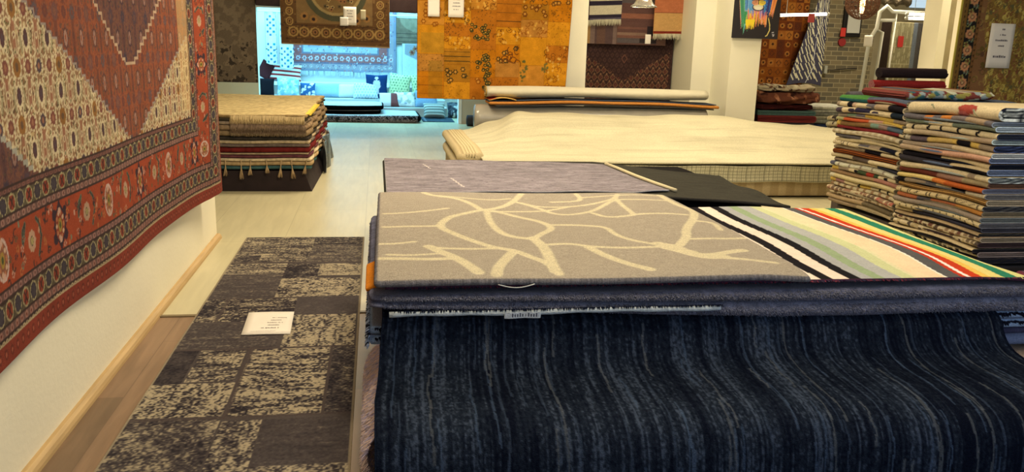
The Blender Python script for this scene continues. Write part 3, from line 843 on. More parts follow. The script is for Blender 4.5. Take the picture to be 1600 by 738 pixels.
m = ((XW > 2.23) & (XW < 2.37)); cv.A[m] = (cv.A * (1 - .6 * blot[..., None]) + pk * .6 * blot[..., None])[m]
m = (XW > 2.395) & (XW < 2.40); 
cv.A[(XW > 2.368) & (XW < 2.378)] = W(236, 220, 190)
cv.shade(.93, 1.05, 30, 60, 8)
def pstr(X, Y):
    e = np.clip((X - 2.45) / .35, 0, 1)
    return X, Y, .594 + .008 * np.sin(X * 8 + Y * 2.2) * np.clip((X - 1.6), 0, 1) * np.clip((Y - 3.1) * 4, 0, 1) - .02 * e ** 2
o = sheet('striped_rug', cv, pstr, .012, FINE, edge=(70, 40, 52))
tag(o, 'multicoloured striped flatweave rug partly under the grey veined rug', 'rug', G1)
n = 900
xx = .05 + 2.72 * RNG.random(n)
blades('striped_rug_fringe', np.stack([xx, np.full(n, 3.036), np.full(n, .588)], 1), np.stack([.006 * (RNG.random(n) - .5), -.01 - .006 * RNG.random(n), -.006 * RNG.random(n)], 1), .003,
       np.where((RNG.random(n) < .3)[:, None], jit((120, 50, 58), n), jit((52, 44, 58), n)), YARN, o)

# grey rug with pale veins
cv = Canvas(.0, 1.80, 3.02, 4.83, .005, (172, 156, 128))
VEINS = [(7,[(0.26,4.81),(0.31,4.71),(0.44,4.64),(0.51,4.5),(0.55,4.32)]),(5,[(0.3,4.73),(0.44,4.67),(0.57,4.61),(0.67,4.59),(0.77,4.64)]),(8,[(0.87,4.81),(0.79,4.58),(0.71,4.42),(0.63,4.33),(0.55,4.3),(0.43,4.2),(0.35,4.12),(0.29,3.93),(0.33,3.81),(0.41,3.64),(0.48,3.52),(0.52,3.47),(0.6,3.42),(0.65,3.31),(0.71,3.22),(0.73,3.06)]),(6,[(0.78,4.54),(0.84,4.45),(0.9,4.3),(0.93,4.19),(1.01,4.15),(1.16,4.24),(1.28,4.41),(1.41,4.6),(1.57,4.59),(1.77,4.6)]),(6,[(0.81,4.51),(0.89,4.37),(1.13,4.39),(1.41,4.6),(1.48,4.77)]),(7,[(0.58,4.3),(0.56,4.04),(0.57,3.83),(0.6,3.71),(0.66,3.65),(0.72,3.63),(0.78,3.73),(0.85,3.82),(0.85,3.91),(0.81,4.01),(0.72,4.12),(0.66,4.22),(0.59,4.3)]),(6,[(0.86,3.91),(0.96,3.91),(1.06,3.89),(1.14,3.86),(1.14,3.7),(1.19,3.59),(1.27,3.52),(1.32,3.46),(1.42,3.36)]),(10,[(0.72,3.65),(0.74,3.51),(0.74,3.39),(0.73,3.25),(0.72,3.09)]),(6,[(0.6,4.26),(0.76,4.25),(0.91,4.26),(1.07,4.39)]),(6,[(1.43,4.67),(1.4,4.44),(1.39,4.18),(1.36,4.15),(1.21,4.09),(1.16,4.21)]),(6,[(1.39,4.18),(1.51,4.21),(1.7,4.19)]),(5,[(0.02,4.21),(0.12,4.23),(0.26,4.29),(0.37,4.35)]),(6,[(0.02,3.9),(0.14,3.92),(0.29,3.93)]),(5,[(-0.01,3.56),(0.07,3.56),(0.16,3.6)]),(10,[(0.22,3.51),(0.26,3.42),(0.31,3.33),(0.35,3.24),(0.4,3.08)]),(6,[(0.24,3.48),(0.38,3.45),(0.51,3.46)]),(5,[(0.04,3.37),(0.14,3.35),(0.28,3.38)]),(8,[(-0.01,3.31),(0.1,3.3),(0.21,3.28),(0.32,3.29)]),(9,[(0.59,3.4),(0.54,3.28),(0.49,3.15),(0.47,3.05)]),(6,[(0.77,3.52),(0.87,3.54),(0.96,3.48),(1.1,3.45),(1.27,3.46),(1.36,3.48)]),(9,[(0.95,3.47),(0.98,3.36),(1.02,3.26),(1.07,3.17),(1.13,3.1)]),(10,[(1.31,3.44),(1.36,3.37),(1.39,3.31),(1.45,3.25),(1.53,3.27)]),(6,[(1.22,4.81),(1.21,4.64),(1.17,4.55),(1.0,4.53)]),(5,[(1.22,4.67),(1.34,4.7),(1.49,4.75),(1.77,4.77)]),(10,[(1.3,3.53),(1.37,3.46),(1.39,3.36),(1.45,3.28),(1.67,3.39)]),(9,[(1.77,4.8),(1.75,4.48),(1.8,4.32),(1.7,4.09),(1.55,3.83),(1.49,3.65),(1.39,3.48)]),(6,[(1.68,4.04),(1.78,4.01),(1.74,3.83)]),(6,[(1.47,3.61),(1.66,3.62),(1.82,3.66)]),(7,[(1.45,3.28),(1.53,3.24),(1.73,3.18)])]
fray = noise2(cv.ny, cv.nx, 60, 60, 55, 2)
for w, p in VEINS:
    q = [(a * 1.0, b) for a, b in p]
    # smooth the polyline
    for it in range(2):
        r_ = [q[0]]
        for (a0, b0), (a1, b1) in zip(q[:-1], q[1:]): r_ += [(.75 * a0 + .25 * a1, .75 * b0 + .25 * b1), (.25 * a0 + .75 * a1, .25 * b0 + .75 * b1)]
        r_.append(q[-1]); q = r_
    cv.line(q, .0062 * w * .8, (216, 198, 152), .92, soft=.006)
cv.shade(.92, 1.08, 150, 60, 12, 2)
# right edge slants: visible outline from (1.80, 3.03) to (1.74, 4.7)
def pgrey(X, Y):
    f = X / 1.80
    xr = 1.725 + .0 * Y + .02 * np.sin(Y * 2)
    X2 = .0 + f * (xr - .0) + .02 * (Y - 3.02) / 1.8 * (1 - f)
    ed = np.clip((3.14 - Y) / .12, 0, 1)
    back = np.clip((Y - 4.55) / .28, 0, 1)
    Y2 = Y - .03 * f * back - .0
    return X2, Y2, .632 - .008 * ed ** 2 + .003 * np.sin(X * 5) * np.cos(Y * 4) - .01 * np.clip((X - 1.6) / .2, 0, 1)
o = sheet('veined_rug', cv, pgrey, .028, PILE, edge=(122, 114, 106), fuzz=.004)
tag(o, 'grey wool rug with branching cream vein lines on top of the front stack', 'rug', G1)
bm = bmesh.new()
add_tube(bm, [(.45 + .14 * t, 2.998 - .004 * math.sin(t * 3.14), .606 - .012 * math.sin(t * 3.14)) for t in np.linspace(0, 1, 12)], .0022, 6)
bm_obj('label_thread', bm, mat('pale_thread', (.6, .62, .6), rough=.9), o, smooth=True)

# ================================================================ SECOND STACK
G2 = 'rugs of the second display stack'
slab('black_rug', .20, 2.45, 5.16, 6.45, .002, .29, (34, 30, 28), 'thick dark pad at the bottom of the second stack', G2, seed=5)
slab('black_rug', .19, 2.42, 5.12, 6.45, .295, .555, (40, 36, 32), 'dark folded rug in the middle of the second stack', G2, seed=6)
cv = Canvas(.05, 2.52, 4.97, 6.45, .012, (62, 58, 46)); cv.shade(.8, 1.2, 40, 40, 66, 3)
def pch(X, Y):
    # the back right corner falls away
    t = np.clip((X - 1.7) / .8, 0, 1)
    Y2 = 4.97 - .24 * t + (Y - 4.97) * (1 - .25 * t ** 1.3)
    return X, Y2, .592 - .02 * t + .01 * np.sin(X * 5 + Y * 7) * t
o = sheet('charcoal_rug', cv, pch, .02, TEX, edge=(52, 48, 40))
tag(o, 'charcoal green rug under the lilac rug on the second stack', 'rug', G2)
cv = Canvas(.0, 1.0, .0, 1.0, .005, (134, 122, 116))
t = (noise2(cv.ny, cv.nx, 170, 22, 70, 2) - .5) * 2.2 + (noise2(cv.ny, cv.nx, 12, 8, 71, 2) - .5) * .6
cv.A *= (1 + .5 * t)[..., None]
cv.put((slice(0, cv.ny), slice(0, cv.nx)), (noise2(cv.ny, cv.nx, 190, 60, 72, 1) > .78), (88, 74, 78), .6)
cv.line([(.165, .82), (.185, .66)], .006, (196, 180, 160)); cv.line([(.245, .36), (.27, .12)], .006, (196, 180, 160))
def plil(U, V):
    xl = .057 + 0 * V; xr = 1.86 - .13 * V ** .8
    X = xl + (xr - xl) * U
    yb = 6.42 - .20 * U; yf = 4.94 + .06 * np.sin(U * 2.4) + .1 * np.clip((U - .86) / .14, 0, 1)
    Y = yf + (yb - yf) * V
    return X, Y, .611 + .003 * np.sin(X * 11) * np.cos(Y * 5) - .008 * np.clip((U - .93) / .07, 0, 1)
o = sheet('lilac_rug', cv, plil, .010, TEX, edge=(168, 160, 150))
tag(o, 'thin lilac grey marled rug on top of the second stack', 'rug', G2)
bm = bmesh.new()
add_tube(bm, [(1.745 - .0 * 1, 6.2, .612), (1.77, 5.95, .614), (1.80, 5.6, .613), (1.84, 5.3, .612), (1.90, 5.06, .606)], .012, 8)
bm_obj('cream_binding', bm, mat('cream_binding', W(206, 186, 136), rough=.9), o, smooth=True)
# ================================================================ FOLDED THROWS (two tall stacks on the right)
def throw(name, x0, w, y0, y1, z0, z1, deco, label, group, end=(150, 166, 176), seed=0, wave=.010, base=(214, 190, 142)):
    """a blanket folded twice: nested U bends seen from the side, painted on the outside"""
    h = z1 - z0; r = h / 2
    # outer profile from bottom right, round the left bend, to top right; u = length along it
    na = 9
    fx_ = np.linspace(w, .12 if w > .3 else w * .3, 3 if x0 > 5 else 24)
    nf_ = len(fx_)
    prof = [(q, 0) for q in fx_]
    for k in range(na):
        a = -math.pi / 2 - math.pi * k / (na - 1)
        prof.append((r * 1.15 + r * 1.15 * math.cos(a), r + r * math.sin(a)))
    prof += [(q, h) for q in fx_[::-1]]
    prof = np.array(prof)
    def inset(t):
        q = prof.copy(); q[:, 1] = t + (prof[:, 1] / h) * (h - 2 * t)
        q[nf_:nf_ + na, 0] = t + (prof[nf_:nf_ + na, 0]) * (1 - t / h)
        return q
    ny = 36
    ys = np.linspace(y0, y1, ny)
    rs = np.random.default_rng(seed)
    p1, p2 = rs.random() * 6, rs.random() * 6
    def zoff(y): return wave * (np.sin((y - y0) / (y1 - y0) * 3.4 + WPH[0]) - .3) + .005 * np.sin(y * 8 + p1)
    def xoff(y): return .006 * np.sin(y * 7 + p2)
    # painted canvas over (y, u)
    ulen = np.concatenate([[0], np.cumsum(np.hypot(*np.diff(prof, axis=0).T))])
    V, C, F = [], [], []
    t = h * .22
    layers = [(prof, inset(t)), (inset(t * 1.45), inset(t * 2.2))]
    step_ = .012
    cvt = Canvas(y0, y1, 0, 1, step_, base)      # y along the stack; v = height on the bend 0..1
    cvt.ys = np.linspace(0, 1, 13); cvt.ny = 13; cvt.A = np.empty((13, cvt.nx, 3)); cvt.A[:] = W(base)
    if deco: deco(cvt, y0, y1, rs)
    cvt.shade(.74, .98, 4, 30, seed + 7, 2)
    fy = cvt.xs; nyy = len(fy)
    base_i = 0
    for li, (po, pi_) in enumerate(layers):
        if li == 0:
            # refine the bend so that the pattern is crisp
            A_ = []
            for k in range(13):
                a = -math.pi / 2 - math.pi * k / 12
                A_.append((r * 1.15 + r * 1.15 * math.cos(a), r + r * math.sin(a)))
            P_ = [(w, 0), (.1, 0)] + A_ + [(.1, h), (.25, h), (.5 * w, h), (w, h)]
            vv = [0, 0] + [k / 12 for k in range(13)] + [1, 1, 1, 1]
            yy = fy
        else:
            P_ = [tuple(q) for q in po]; vv = [None] * len(P_); yy = ys
        n1 = len(P_)
        for j, y in enumerate(yy):
            for (px_, pz_), v in zip(P_, vv):
                V.append((x0 + px_ + xoff(y), y, z0 + pz_ + zoff(y)))
                C.append(cvt.A[min(12, int(round(v * 12))), j] if v is not None else W(end))
        m = len(yy)
        for j in range(m - 1):
            for i in range(n1 - 1):
                a = base_i + j * n1 + i
                F.append((a, a + 1, a + n1 + 1, a + n1))
        base_i += m * n1
        # end caps between the outer and the inner line
        for y, sg in ((y0, 1), (y1, -1)):
            k0 = base_i; n2 = len(po)
            for q in list(po) + list(pi_):
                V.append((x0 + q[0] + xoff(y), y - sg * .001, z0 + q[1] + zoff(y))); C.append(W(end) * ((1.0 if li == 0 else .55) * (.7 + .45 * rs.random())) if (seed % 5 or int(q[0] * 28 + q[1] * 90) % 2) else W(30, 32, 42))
            for i in range(n2 - 1):
                f = (k0 + i, k0 + i + 1, k0 + n2 + i + 1, k0 + n2 + i)
                F.append(f if sg < 0 else f[::-1])
            base_i += 2 * n2
        # inner face
        k0 = base_i; n2 = len(pi_)
        for y in (y0, y1):
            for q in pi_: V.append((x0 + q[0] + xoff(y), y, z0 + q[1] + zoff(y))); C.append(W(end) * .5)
        for i in range(n2 - 1): F.append((k0 + i, k0 + n2 + i, k0 + n2 + i + 1, k0 + i + 1))
        base_i += 2 * n2
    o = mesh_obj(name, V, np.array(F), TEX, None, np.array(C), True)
    return tag(o, label, 'throw', group)
WPH = [0.0]

def blocks(items, **kw):
    """items: list of (fraction along from the far end 0..1, colour)"""
    def f(cv, y0, y1, rs):
        L = y1 - y0
        for i, (fr, c) in enumerate(items):
            nf = items[i + 1][0] if i + 1 < len(items) else 1.01
            ya, yb = y1 - nf * L, y1 - fr * L
            if isinstance(c, tuple) and isinstance(c[0], tuple):
                cv.rect(ya, yb, .5, 1, c[0]); cv.rect(ya, yb, 0, .5, c[1])
            else: cv.rect(ya, yb, -.1, 1.1, c)
        if 'extra' in kw: kw['extra'](cv, y0, y1, rs)
    return f
def domes(pos, col=(28, 24, 26), ry=.8, rx=.045):
    def f(cv, y0, y1, rs):
        L = y1 - y0
        for p in pos: cv.ell(y1 - p * L, .45, rx, ry * .6, col)
    return f
def crescents(pos, col=(28, 24, 26)):
    def f(cv, y0, y1, rs):
        L = y1 - y0
        for p in pos: cv.line([(y1 - p * L - .012, .05), (y1 - p * L, .4), (y1 - p * L - .012, .9)], .028, col)
    return f
def script(c=(52, 44, 40), n=14, span=(0, 1)):
    def f(cv, y0, y1, rs):
        L = y1 - y0
        for k in range(n):
            y = y1 - (span[0] + (span[1] - span[0]) * (k + rs.random() * .6) / n) * L
            if rs.random() < .5: cv.line([(y, .2), (y + .02 * (rs.random() - .3), .85)], .011, c)
            else: cv.line([(y, .8), (y + .035, .75 - .4 * rs.random())], .012, c)
    return f
def lengthstripes(c1, c2, n=3):
    def f(cv, y0, y1, rs):
        for k in range(13): cv.A[k, :] = W(c1 if (k * n // 6) % 2 else c2)
    return f
def plaid(cols, n=16):
    def f(cv, y0, y1, rs):
        L = (y1 - y0) / n
        for k in range(n):
            for h in (0, 1):
                if rs.random() < .75: cv.rect(y0 + k * L, y0 + (k + .55 + .4 * rs.random()) * L, h * .5, h * .5 + .5, cols[rs.integers(len(cols))])
    return f
def dashes(c, n=9, w=.5):
    def f(cv, y0, y1, rs):
        L = (y1 - y0) / n
        for k in range(n): cv.rect(y0 + k * L, y0 + (k + w) * L, .1, .95, c)
    return f
CR, TP, BG, BLK, GRY, SGE, ORG, YEL = (216, 192, 142), (156, 134, 104), (190, 166, 122), (30, 26, 28), (104, 96, 92), (128, 132, 106), (182, 104, 46), (204, 166, 76)
SLT, MAR, PNK, TAN = (62, 60, 66), (104, 50, 36), (194, 146, 116), (160, 126, 86)

listA = [
 (.052, blocks([(0, ((80, 130, 60), (48, 96, 92))), (.43, ((90, 96, 104), (134, 50, 44)))]), 'green and teal throw turning red and blue, topmost of the far stack'),
 (.046, blocks([(0, TP), (.04, CR), (.17, BLK), (.24, (184, 150, 116)), (.3, CR), (.45, GRY), (.58, (176, 148, 110)), (.8, BLK)]), 'cream throw with black and grey shapes, second of the far stack'),
 (.044, blocks([(0, (76, 62, 68)), (.1, CR), (.3, (48, 44, 60)), (.52, CR), (.82, (36, 44, 50))], extra=domes([.25, .6], (58, 50, 62), .5, .05)), 'cream throw with navy purple blotches in the far stack'),
 (.038, blocks([(0, TP), (.14, (128, 146, 110)), (.27, (120, 112, 112)), (.42, YEL), (.84, TP)]), 'taupe throw with sage, grey and yellow blocks in the far stack'),
 (.026, blocks([(0, (176, 168, 112)), (.12, (196, 90, 50)), (.52, (198, 150, 120)), (.72, YEL)]), 'thin red orange throw with a yellow end in the far stack'),
 (.042, blocks([(0, YEL), (.06, (140, 104, 62)), (.56, (124, 146, 122)), (.68, (150, 124, 106)), (.8, (88, 100, 106))]), 'brown throw with sage and slate blue blocks in the far stack'),
 (.030, blocks([(0, (128, 46, 44)), (.94, CR)]), 'plain dark red throw in the far stack'),
 (.036, blocks([(0, (178, 156, 116))], extra=dashes((196, 178, 138), 11)), 'mottled beige throw just below the dark red one'),
 (.034, blocks([(0, GRY), (.42, (206, 184, 136))]), 'half grey half cream throw in the far stack'),
 (.030, blocks([(0, (208, 184, 132))]), 'plain cream throw in the upper middle of the far stack'),
 (.036, blocks([(0, CR), (.4, GRY), (.55, TP), (.72, (30, 30, 40)), (.95, CR)], extra=script(BLK, 5, (.05, .35))), 'cream throw with black marks and a grey and navy end in the far stack'),
 (.030, blocks([(0, (150, 130, 96)), (.5, BLK), (.75, CR)]), 'taupe and black throw directly above the rust striped one'),
 (.042, lengthstripes((168, 88, 30), (64, 34, 24), 4), 'rust orange throw with dark lengthwise stripes in the far stack'),
 (.034, blocks([(0, (198, 176, 128)), (.35, (96, 80, 66)), (.6, CR)]), 'cream throw with a brown patch below the rust striped one'),
 (.034, blocks([(0, TP), (.2, BG), (.7, SLT)]), 'beige throw with a slate end in the far stack'),
 (.034, blocks([(0, (96, 92, 96)), (.08, (206, 196, 158))], extra=dashes((150, 132, 108), 6, .15)), 'pale throw with small grey marks in the far stack'),
 (.036, blocks([(0, YEL), (.12, TP), (.3, CR), (.45, (70, 80, 50)), (.58, (160, 56, 40)), (.68, (60, 76, 48)), (.76, CR)], extra=domes([.42, .86], BLK, .5, .03)), 'cream throw with a black, green and red pattern in the far stack'),
 (.034, blocks([(0, TAN), (.7, (170, 116, 92))]), 'tan throw under the black, green and red patterned one'),
 (.036, blocks([(0, (206, 192, 150)), (.07, (202, 180, 124))]), 'plain pale yellow throw in the lower far stack'),
 (.036, blocks([(0, YEL), (.1, (166, 120, 104)), (.25, CR), (.5, YEL), (.66, CR)], extra=crescents([.48, .78, .9])), 'yellow and cream throw with black ticks in the lower far stack'),
 (.032, blocks([(0, TAN)], extra=dashes((212, 192, 146), 9, .6)), 'tan throw with a row of cream dashes in the lower far stack'),
 (.036, plaid([(150, 106, 80), (166, 126, 92), (120, 96, 72), (186, 110, 86)]), 'pinkish brown plaid throw in the lower far stack'),
 (.036, plaid([(160, 130, 88), (140, 112, 76), (112, 92, 62), (178, 150, 108)]), 'tan plaid throw in the lower far stack'),
 (.034, blocks([(0, (176, 146, 102)), (.6, (110, 94, 66))]), 'tan and olive throw near the bottom of the far stack'),
 (.034, blocks([(0, (150, 126, 92)), (.5, BG)]), 'taupe throw near the bottom of the far stack'),
]
listB = [
 (.085, blocks([(0, (220, 196, 146))], extra=lambda cv, y0, y1, rs: (cv.ell(y0 + .30, .62, .09, .3, (164, 72, 56)), cv.ell(y0 + .34, .25, .05, .25, (178, 96, 84)), cv.line([(y0 + .62, .5), (y0 + .66, .7)], .015, (110, 120, 90)), cv.line([(y0 + .2, .3), (y0 + .24, .6)], .02, (150, 156, 120)))), 'thick cream throw with red flower motifs, topmost of the near stack'),
 (.036, blocks([(0, GRY), (.25, (188, 112, 52)), (.34, GRY), (.44, (196, 120, 54)), (.56, (120, 106, 96)), (.72, (160, 134, 100)), (.92, GRY)]), 'grey and orange blocked throw just below the topmost one'),
 (.034, blocks([(0, (122, 128, 100)), (.28, CR), (.55, (116, 120, 96))]), 'sage green and cream throw in the near stack'),
 (.042, blocks([(0, CR)], extra=crescents([.08, .26, .41, .61, .81])), 'cream throw with a row of black crescents in the near stack'),
 (.036, blocks([(0, CR), (.1, (180, 156, 118)), (.8, (172, 146, 112))]), 'plain beige throw under the black crescent one'),
 (.044, blocks([(0, (196, 182, 146)), (.06, (108, 92, 92)), (.28, (208, 172, 96)), (.58, (210, 172, 84)), (.86, TP)], extra=domes([.7], BLK, .9, .07)), 'grey and yellow throw with a black dome shape in the near stack'),
 (.034, blocks([(0, TP), (.6, (192, 166, 122))]), 'plain taupe throw in the near stack above the pink one'),
 (.038, blocks([(0, (176, 148, 112)), (.3, (180, 130, 100)), (.5, (200, 150, 116))]), 'beige and pink throw in the near stack'),
 (.040, blocks([(0, BLK), (.46, (206, 180, 128))]), 'half black half cream throw in the near stack'),
 (.040, blocks([(0, (60, 54, 54)), (.6, ((206, 180, 130), (34, 30, 32)))]), 'dark slate throw with a cream edged black end in the near stack'),
 (.040, blocks([(0, (212, 188, 138)), (.78, TP), (.86, CR)]), 'plain cream throw directly above the maroon one'),
 (.042, blocks([(0, (104, 52, 38)), (.45, (150, 110, 84)), (.75, (160, 140, 98))]), 'maroon brown throw fading to beige in the near stack'),
 (.030, blocks([(0, (214, 184, 110)), (.45, (196, 112, 50)), (.6, (176, 88, 40))]), 'rust orange throw with a pale yellow far end in the near stack'),
 (.034, blocks([(0, BLK), (.1, TP), (.35, GRY), (.47, CR), (.64, BLK), (.8, (196, 178, 138))]), 'throw with black, grey and cream blocks in the middle of the near stack'),
 (.040, lengthstripes((186, 138, 72), (58, 42, 32), 5), 'gold throw with fine dark lengthwise stripes in the near stack'),
 (.036, blocks([(0, (208, 180, 124))], extra=script(BLK, 16)), 'cream throw with black scribbled marks in the near stack'),
 (.034, blocks([(0, (180, 104, 62)), (.25, (92, 84, 80)), (.42, (178, 104, 64)), (.7, (192, 130, 62))]), 'orange throw with a grey stretch in the near stack'),
 (.034, blocks([(0, (146, 128, 104))]), 'plain grey taupe throw in the lower near stack'),
 (.036, blocks([(0, (208, 184, 130))], extra=lambda cv, y0, y1, rs: [cv.ell(y1 - p * (y1 - y0), .3, .045, .6, (50, 42, 38), ring=.18) for p in (.12, .27, .44, .6, .76, .9)]), 'cream throw with thin black arcs in the lower near stack'),
 (.036, blocks([(0, (198, 172, 118)), (.22, (66, 62, 68))]), 'slate grey throw with a cream far end in the lower near stack'),
 (.030, blocks([(0, ((180, 150, 104), (60, 50, 44)))]), 'tan throw with a dark lower edge in the lower near stack'),
 (.036, plaid([(120, 80, 60), (150, 120, 84), (96, 74, 56), (170, 140, 96)]), 'brown plaid throw in the lower near stack'),
 (.036, plaid([(200, 176, 122), (120, 100, 72), (186, 160, 110), (84, 70, 56)], 22), 'cream and brown checked throw in the lower near stack'),
 (.026, blocks([(0, ((196, 170, 120), BLK))]), 'thin black edged cream throw in the lower near stack'),
 (.036, plaid([(150, 136, 90), (186, 166, 110), (96, 86, 64), (40, 34, 34)]), 'olive and cream checked throw low in the near stack'),
 (.036, blocks([(0, (70, 60, 50)), (.5, BLK)]), 'black throw near the bottom of the near stack'),
]
ENDC = [(176, 186, 186), (120, 124, 122), (150, 160, 164), (44, 48, 58), (168, 178, 182), (66, 76, 104), (160, 162, 150), (90, 98, 112), (34, 36, 44), (92, 102, 116), (156, 160, 144), (104, 72, 58), (110, 108, 112), (96, 92, 84), (156, 138, 104), (110, 104, 88), (140, 120, 84), (104, 108, 98), (92, 90, 86), (76, 72, 70), (70, 64, 56), (140, 124, 94), (66, 58, 52), (50, 46, 44), (120, 102, 88), (56, 50, 46)]  # throw ends; the paler colours have bluish daylight mixed in
def stack(lst, x0, w, y0, y1, ztop, group, ends, seed, wph):
    WPH[0] = wph
    z = ztop
    for i, (h, deco, lab) in enumerate(lst):
        x = x0 + .012 * math.sin(i * 2.3 + seed) + .006 * math.sin(i * 5.1)
        ya = y0 + .012 * math.sin(i * 1.7); yb = y1 + .015 * math.sin(i * 3.1)
        throw('folded_throw', x, w, ya, yb, z - h, z - .001, deco, lab, group, end=tuple(min(235, int(v * (1.25 if i < 14 else 1.12) + (14 if v > 60 else 4))) for v in ends[i % len(ends)]), seed=seed * 100 + i, wave=.012)  # upper ends brightened in colour to stand in for window light
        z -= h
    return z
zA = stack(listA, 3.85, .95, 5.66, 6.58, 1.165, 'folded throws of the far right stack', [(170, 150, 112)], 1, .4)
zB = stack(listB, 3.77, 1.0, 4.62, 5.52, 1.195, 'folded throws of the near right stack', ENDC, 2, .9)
STUB = mat('plinth_board', W(70, 60, 52), rough=.8, var=.1)
for (nm, xx0, xx1, yy0, yy1, zz, lab) in (('plinth', 3.9, 4.8, 5.7, 6.5, zA - .03, 'low dark plinth under the far stack of throws'), ('plinth', 3.86, 4.76, 4.68, 5.48, zB - .03, 'low dark plinth under the near stack of throws')):
    bm = bmesh.new(); add_box(bm, xx0, xx1, yy0, yy1, .06, zz, .008)
    for a in (xx0 + .05, xx1 - .13):
        for b in (yy0 + .05, yy1 - .13): add_box(bm, a, a + .08, b, b + .08, 0, .065)
    o = bm_obj(nm, bm, STUB); tag(o, lab, 'plinth')
# extra things on and by the stacks
def rolled(name, a, b, r, color, lab, cat='rug', group=None, sq=1.0, turns=3, m=None, n=14, wob_=.0, cap=None, parent=None):
    """a rug rolled or folded into a bolt from a to b: spiral ends, slightly uneven surface"""
    a, b = np.array(a, float), np.array(b, float)
    ax = (b - a) / np.linalg.norm(b - a)
    up = np.array([0, 0, 1.0]); sd = np.cross(ax, up); sd /= np.linalg.norm(sd); up = np.cross(sd, ax)
    th0 = r / (turns + .6)
    pts = []
    N_ = turns * 22
    for k in range(N_ + 1):
        t = k / N_; rad = r * (.16 + .84 * t)
        an = 2 * math.pi * turns * t
        pts.append((rad * math.cos(an), rad * math.sin(an) * sq, rad))
    V, C, F = [], [], []
    L = n
    th = r * .84 / turns * .80
    c0 = W(color); c1 = W(cap) if cap else c0 * .8
    rs = np.random.default_rng(int(abs(a[0] * 100 + a[2] * 1000)))
    for side in (0, 1):
        for i in range(L + 1):
            p = a + (b - a) * i / L
            for (cx, cz, rad) in pts:
                k = 1 - side * th / max(rad, 1e-3) if side else 1
                k = max(k, .2)
                d = wob_ * math.sin(i * .9 + cx * 20) if wob_ else 0
                V.append(p + sd * cx * k + up * (cz * k + d)); C.append(c0 * (.92 + .16 * rs.random()))
    M_ = len(pts)
    for side in (0, 1):
        o_ = side * (L + 1) * M_
        for i in range(L):
            for k in range(M_ - 1):
                q = (o_ + i * M_ + k, o_ + i * M_ + k + 1, o_ + (i + 1) * M_ + k + 1, o_ + (i + 1) * M_ + k)
                F.append(q if side else q[::-1])
    for i in (0, L):
        k0 = len(V); 
        for side in (0, 1):
            for k in range(M_): V.append(V[side * (L + 1) * M_ + i * M_ + k]); C.append(c1)
        for k in range(M_ - 1): F.append((k0 + k, k0 + k + 1, k0 + M_ + k + 1, k0 + M_ + k))
    # long outer edge
    k0 = len(V)
    for i in range(L + 1):
        V.append(V[i * M_ + M_ - 1]); V.append(V[(L + 1) * M_ + i * M_ + M_ - 1]); C.append(c1); C.append(c1)
    for i in range(L): F.append((k0 + 2 * i, k0 + 2 * i + 1, k0 + 2 * i + 3, k0 + 2 * i + 2))
    o = mesh_obj(name, V, np.array(F), m or TEX, parent, np.array(C), True)
    if parent is None: tag(o, lab, cat, group)
    return o
# knotted multicolour throw lying on the far stack
WPH[0] = .2
def confetti(cv, y0, y1, rs):
    for k in range(60): cv.ell(y0 + rs.random() * (y1 - y0), rs.random(), .028, .22, [(40, 84, 92), (206, 200, 160), (110, 46, 44), (150, 140, 70), (60, 100, 100), (150, 160, 150)][rs.integers(6)])
bmx = None
def cross_throw(name, x0, x1, y0, y1, z0, z1, deco, label, group, n=40):
    """a folded throw lying across the view: rounded front fold, pattern along X"""
    cvx = Canvas(x0, x1, 0, 1, .012, (120, 60, 50)); rs = np.random.default_rng(4)
    deco(cvx, x0, x1, rs)
    V, C, F = [], [], []
    A_ = []
    for k in range(17):
        a = math.pi / 2 + math.pi * k / 16
        A_.append((math.cos(a) * (z1 - z0) * .5, math.sin(a)))
    for i, x in enumerate(cvx.xs):
        e = min(1, (x - x0) / .03 + .25, (x1 - x) / .03 + .25)
        row = [(y1, 1.0, 16)] + [(y0 + (z1 - z0) * .5 + p, q, k) for k, (p, q) in enumerate(A_)] + [(y1, -1.0, 16)]
        for (y, q, k) in row:
            V.append((x, y, (z0 + z1) / 2 + q * (z1 - z0) / 2 * e + .006 * math.sin(x * 14))); C.append(cvx.A[min(cvx.ny - 1, int((1 - k / 16) * (cvx.ny - 1))), i])
    m = 19
    for i in range(len(cvx.xs) - 1):
        for k in range(m): 
            F.append((i * m + k, i * m + (k + 1) % m, (i + 1) * m + (k + 1) % m, (i + 1) * m + k))
    o = mesh_obj(name, V, [tuple(f) for f in F] + [tuple(range(m)), tuple(range(len(V) - m, len(V)))[::-1]], TEX, None, np.array(C), True)
    return tag(o, label, 'throw', group)
cross_throw('folded_throw', 3.88, 4.62, 5.72, 6.3, 1.178, 1.24, confetti, 'teal, white and maroon spotted throw laid on the far stack behind the cream one', 'folded throws of the far right stack')
o = rolled('striped_throw', (4.02, 4.50, .13), (4.5, 4.46, .13), .085, (104, 78, 84), 'crumpled pink and grey roll on the floor before the near stack of throws', 'throw', turns=2, cap=(150, 80, 90))
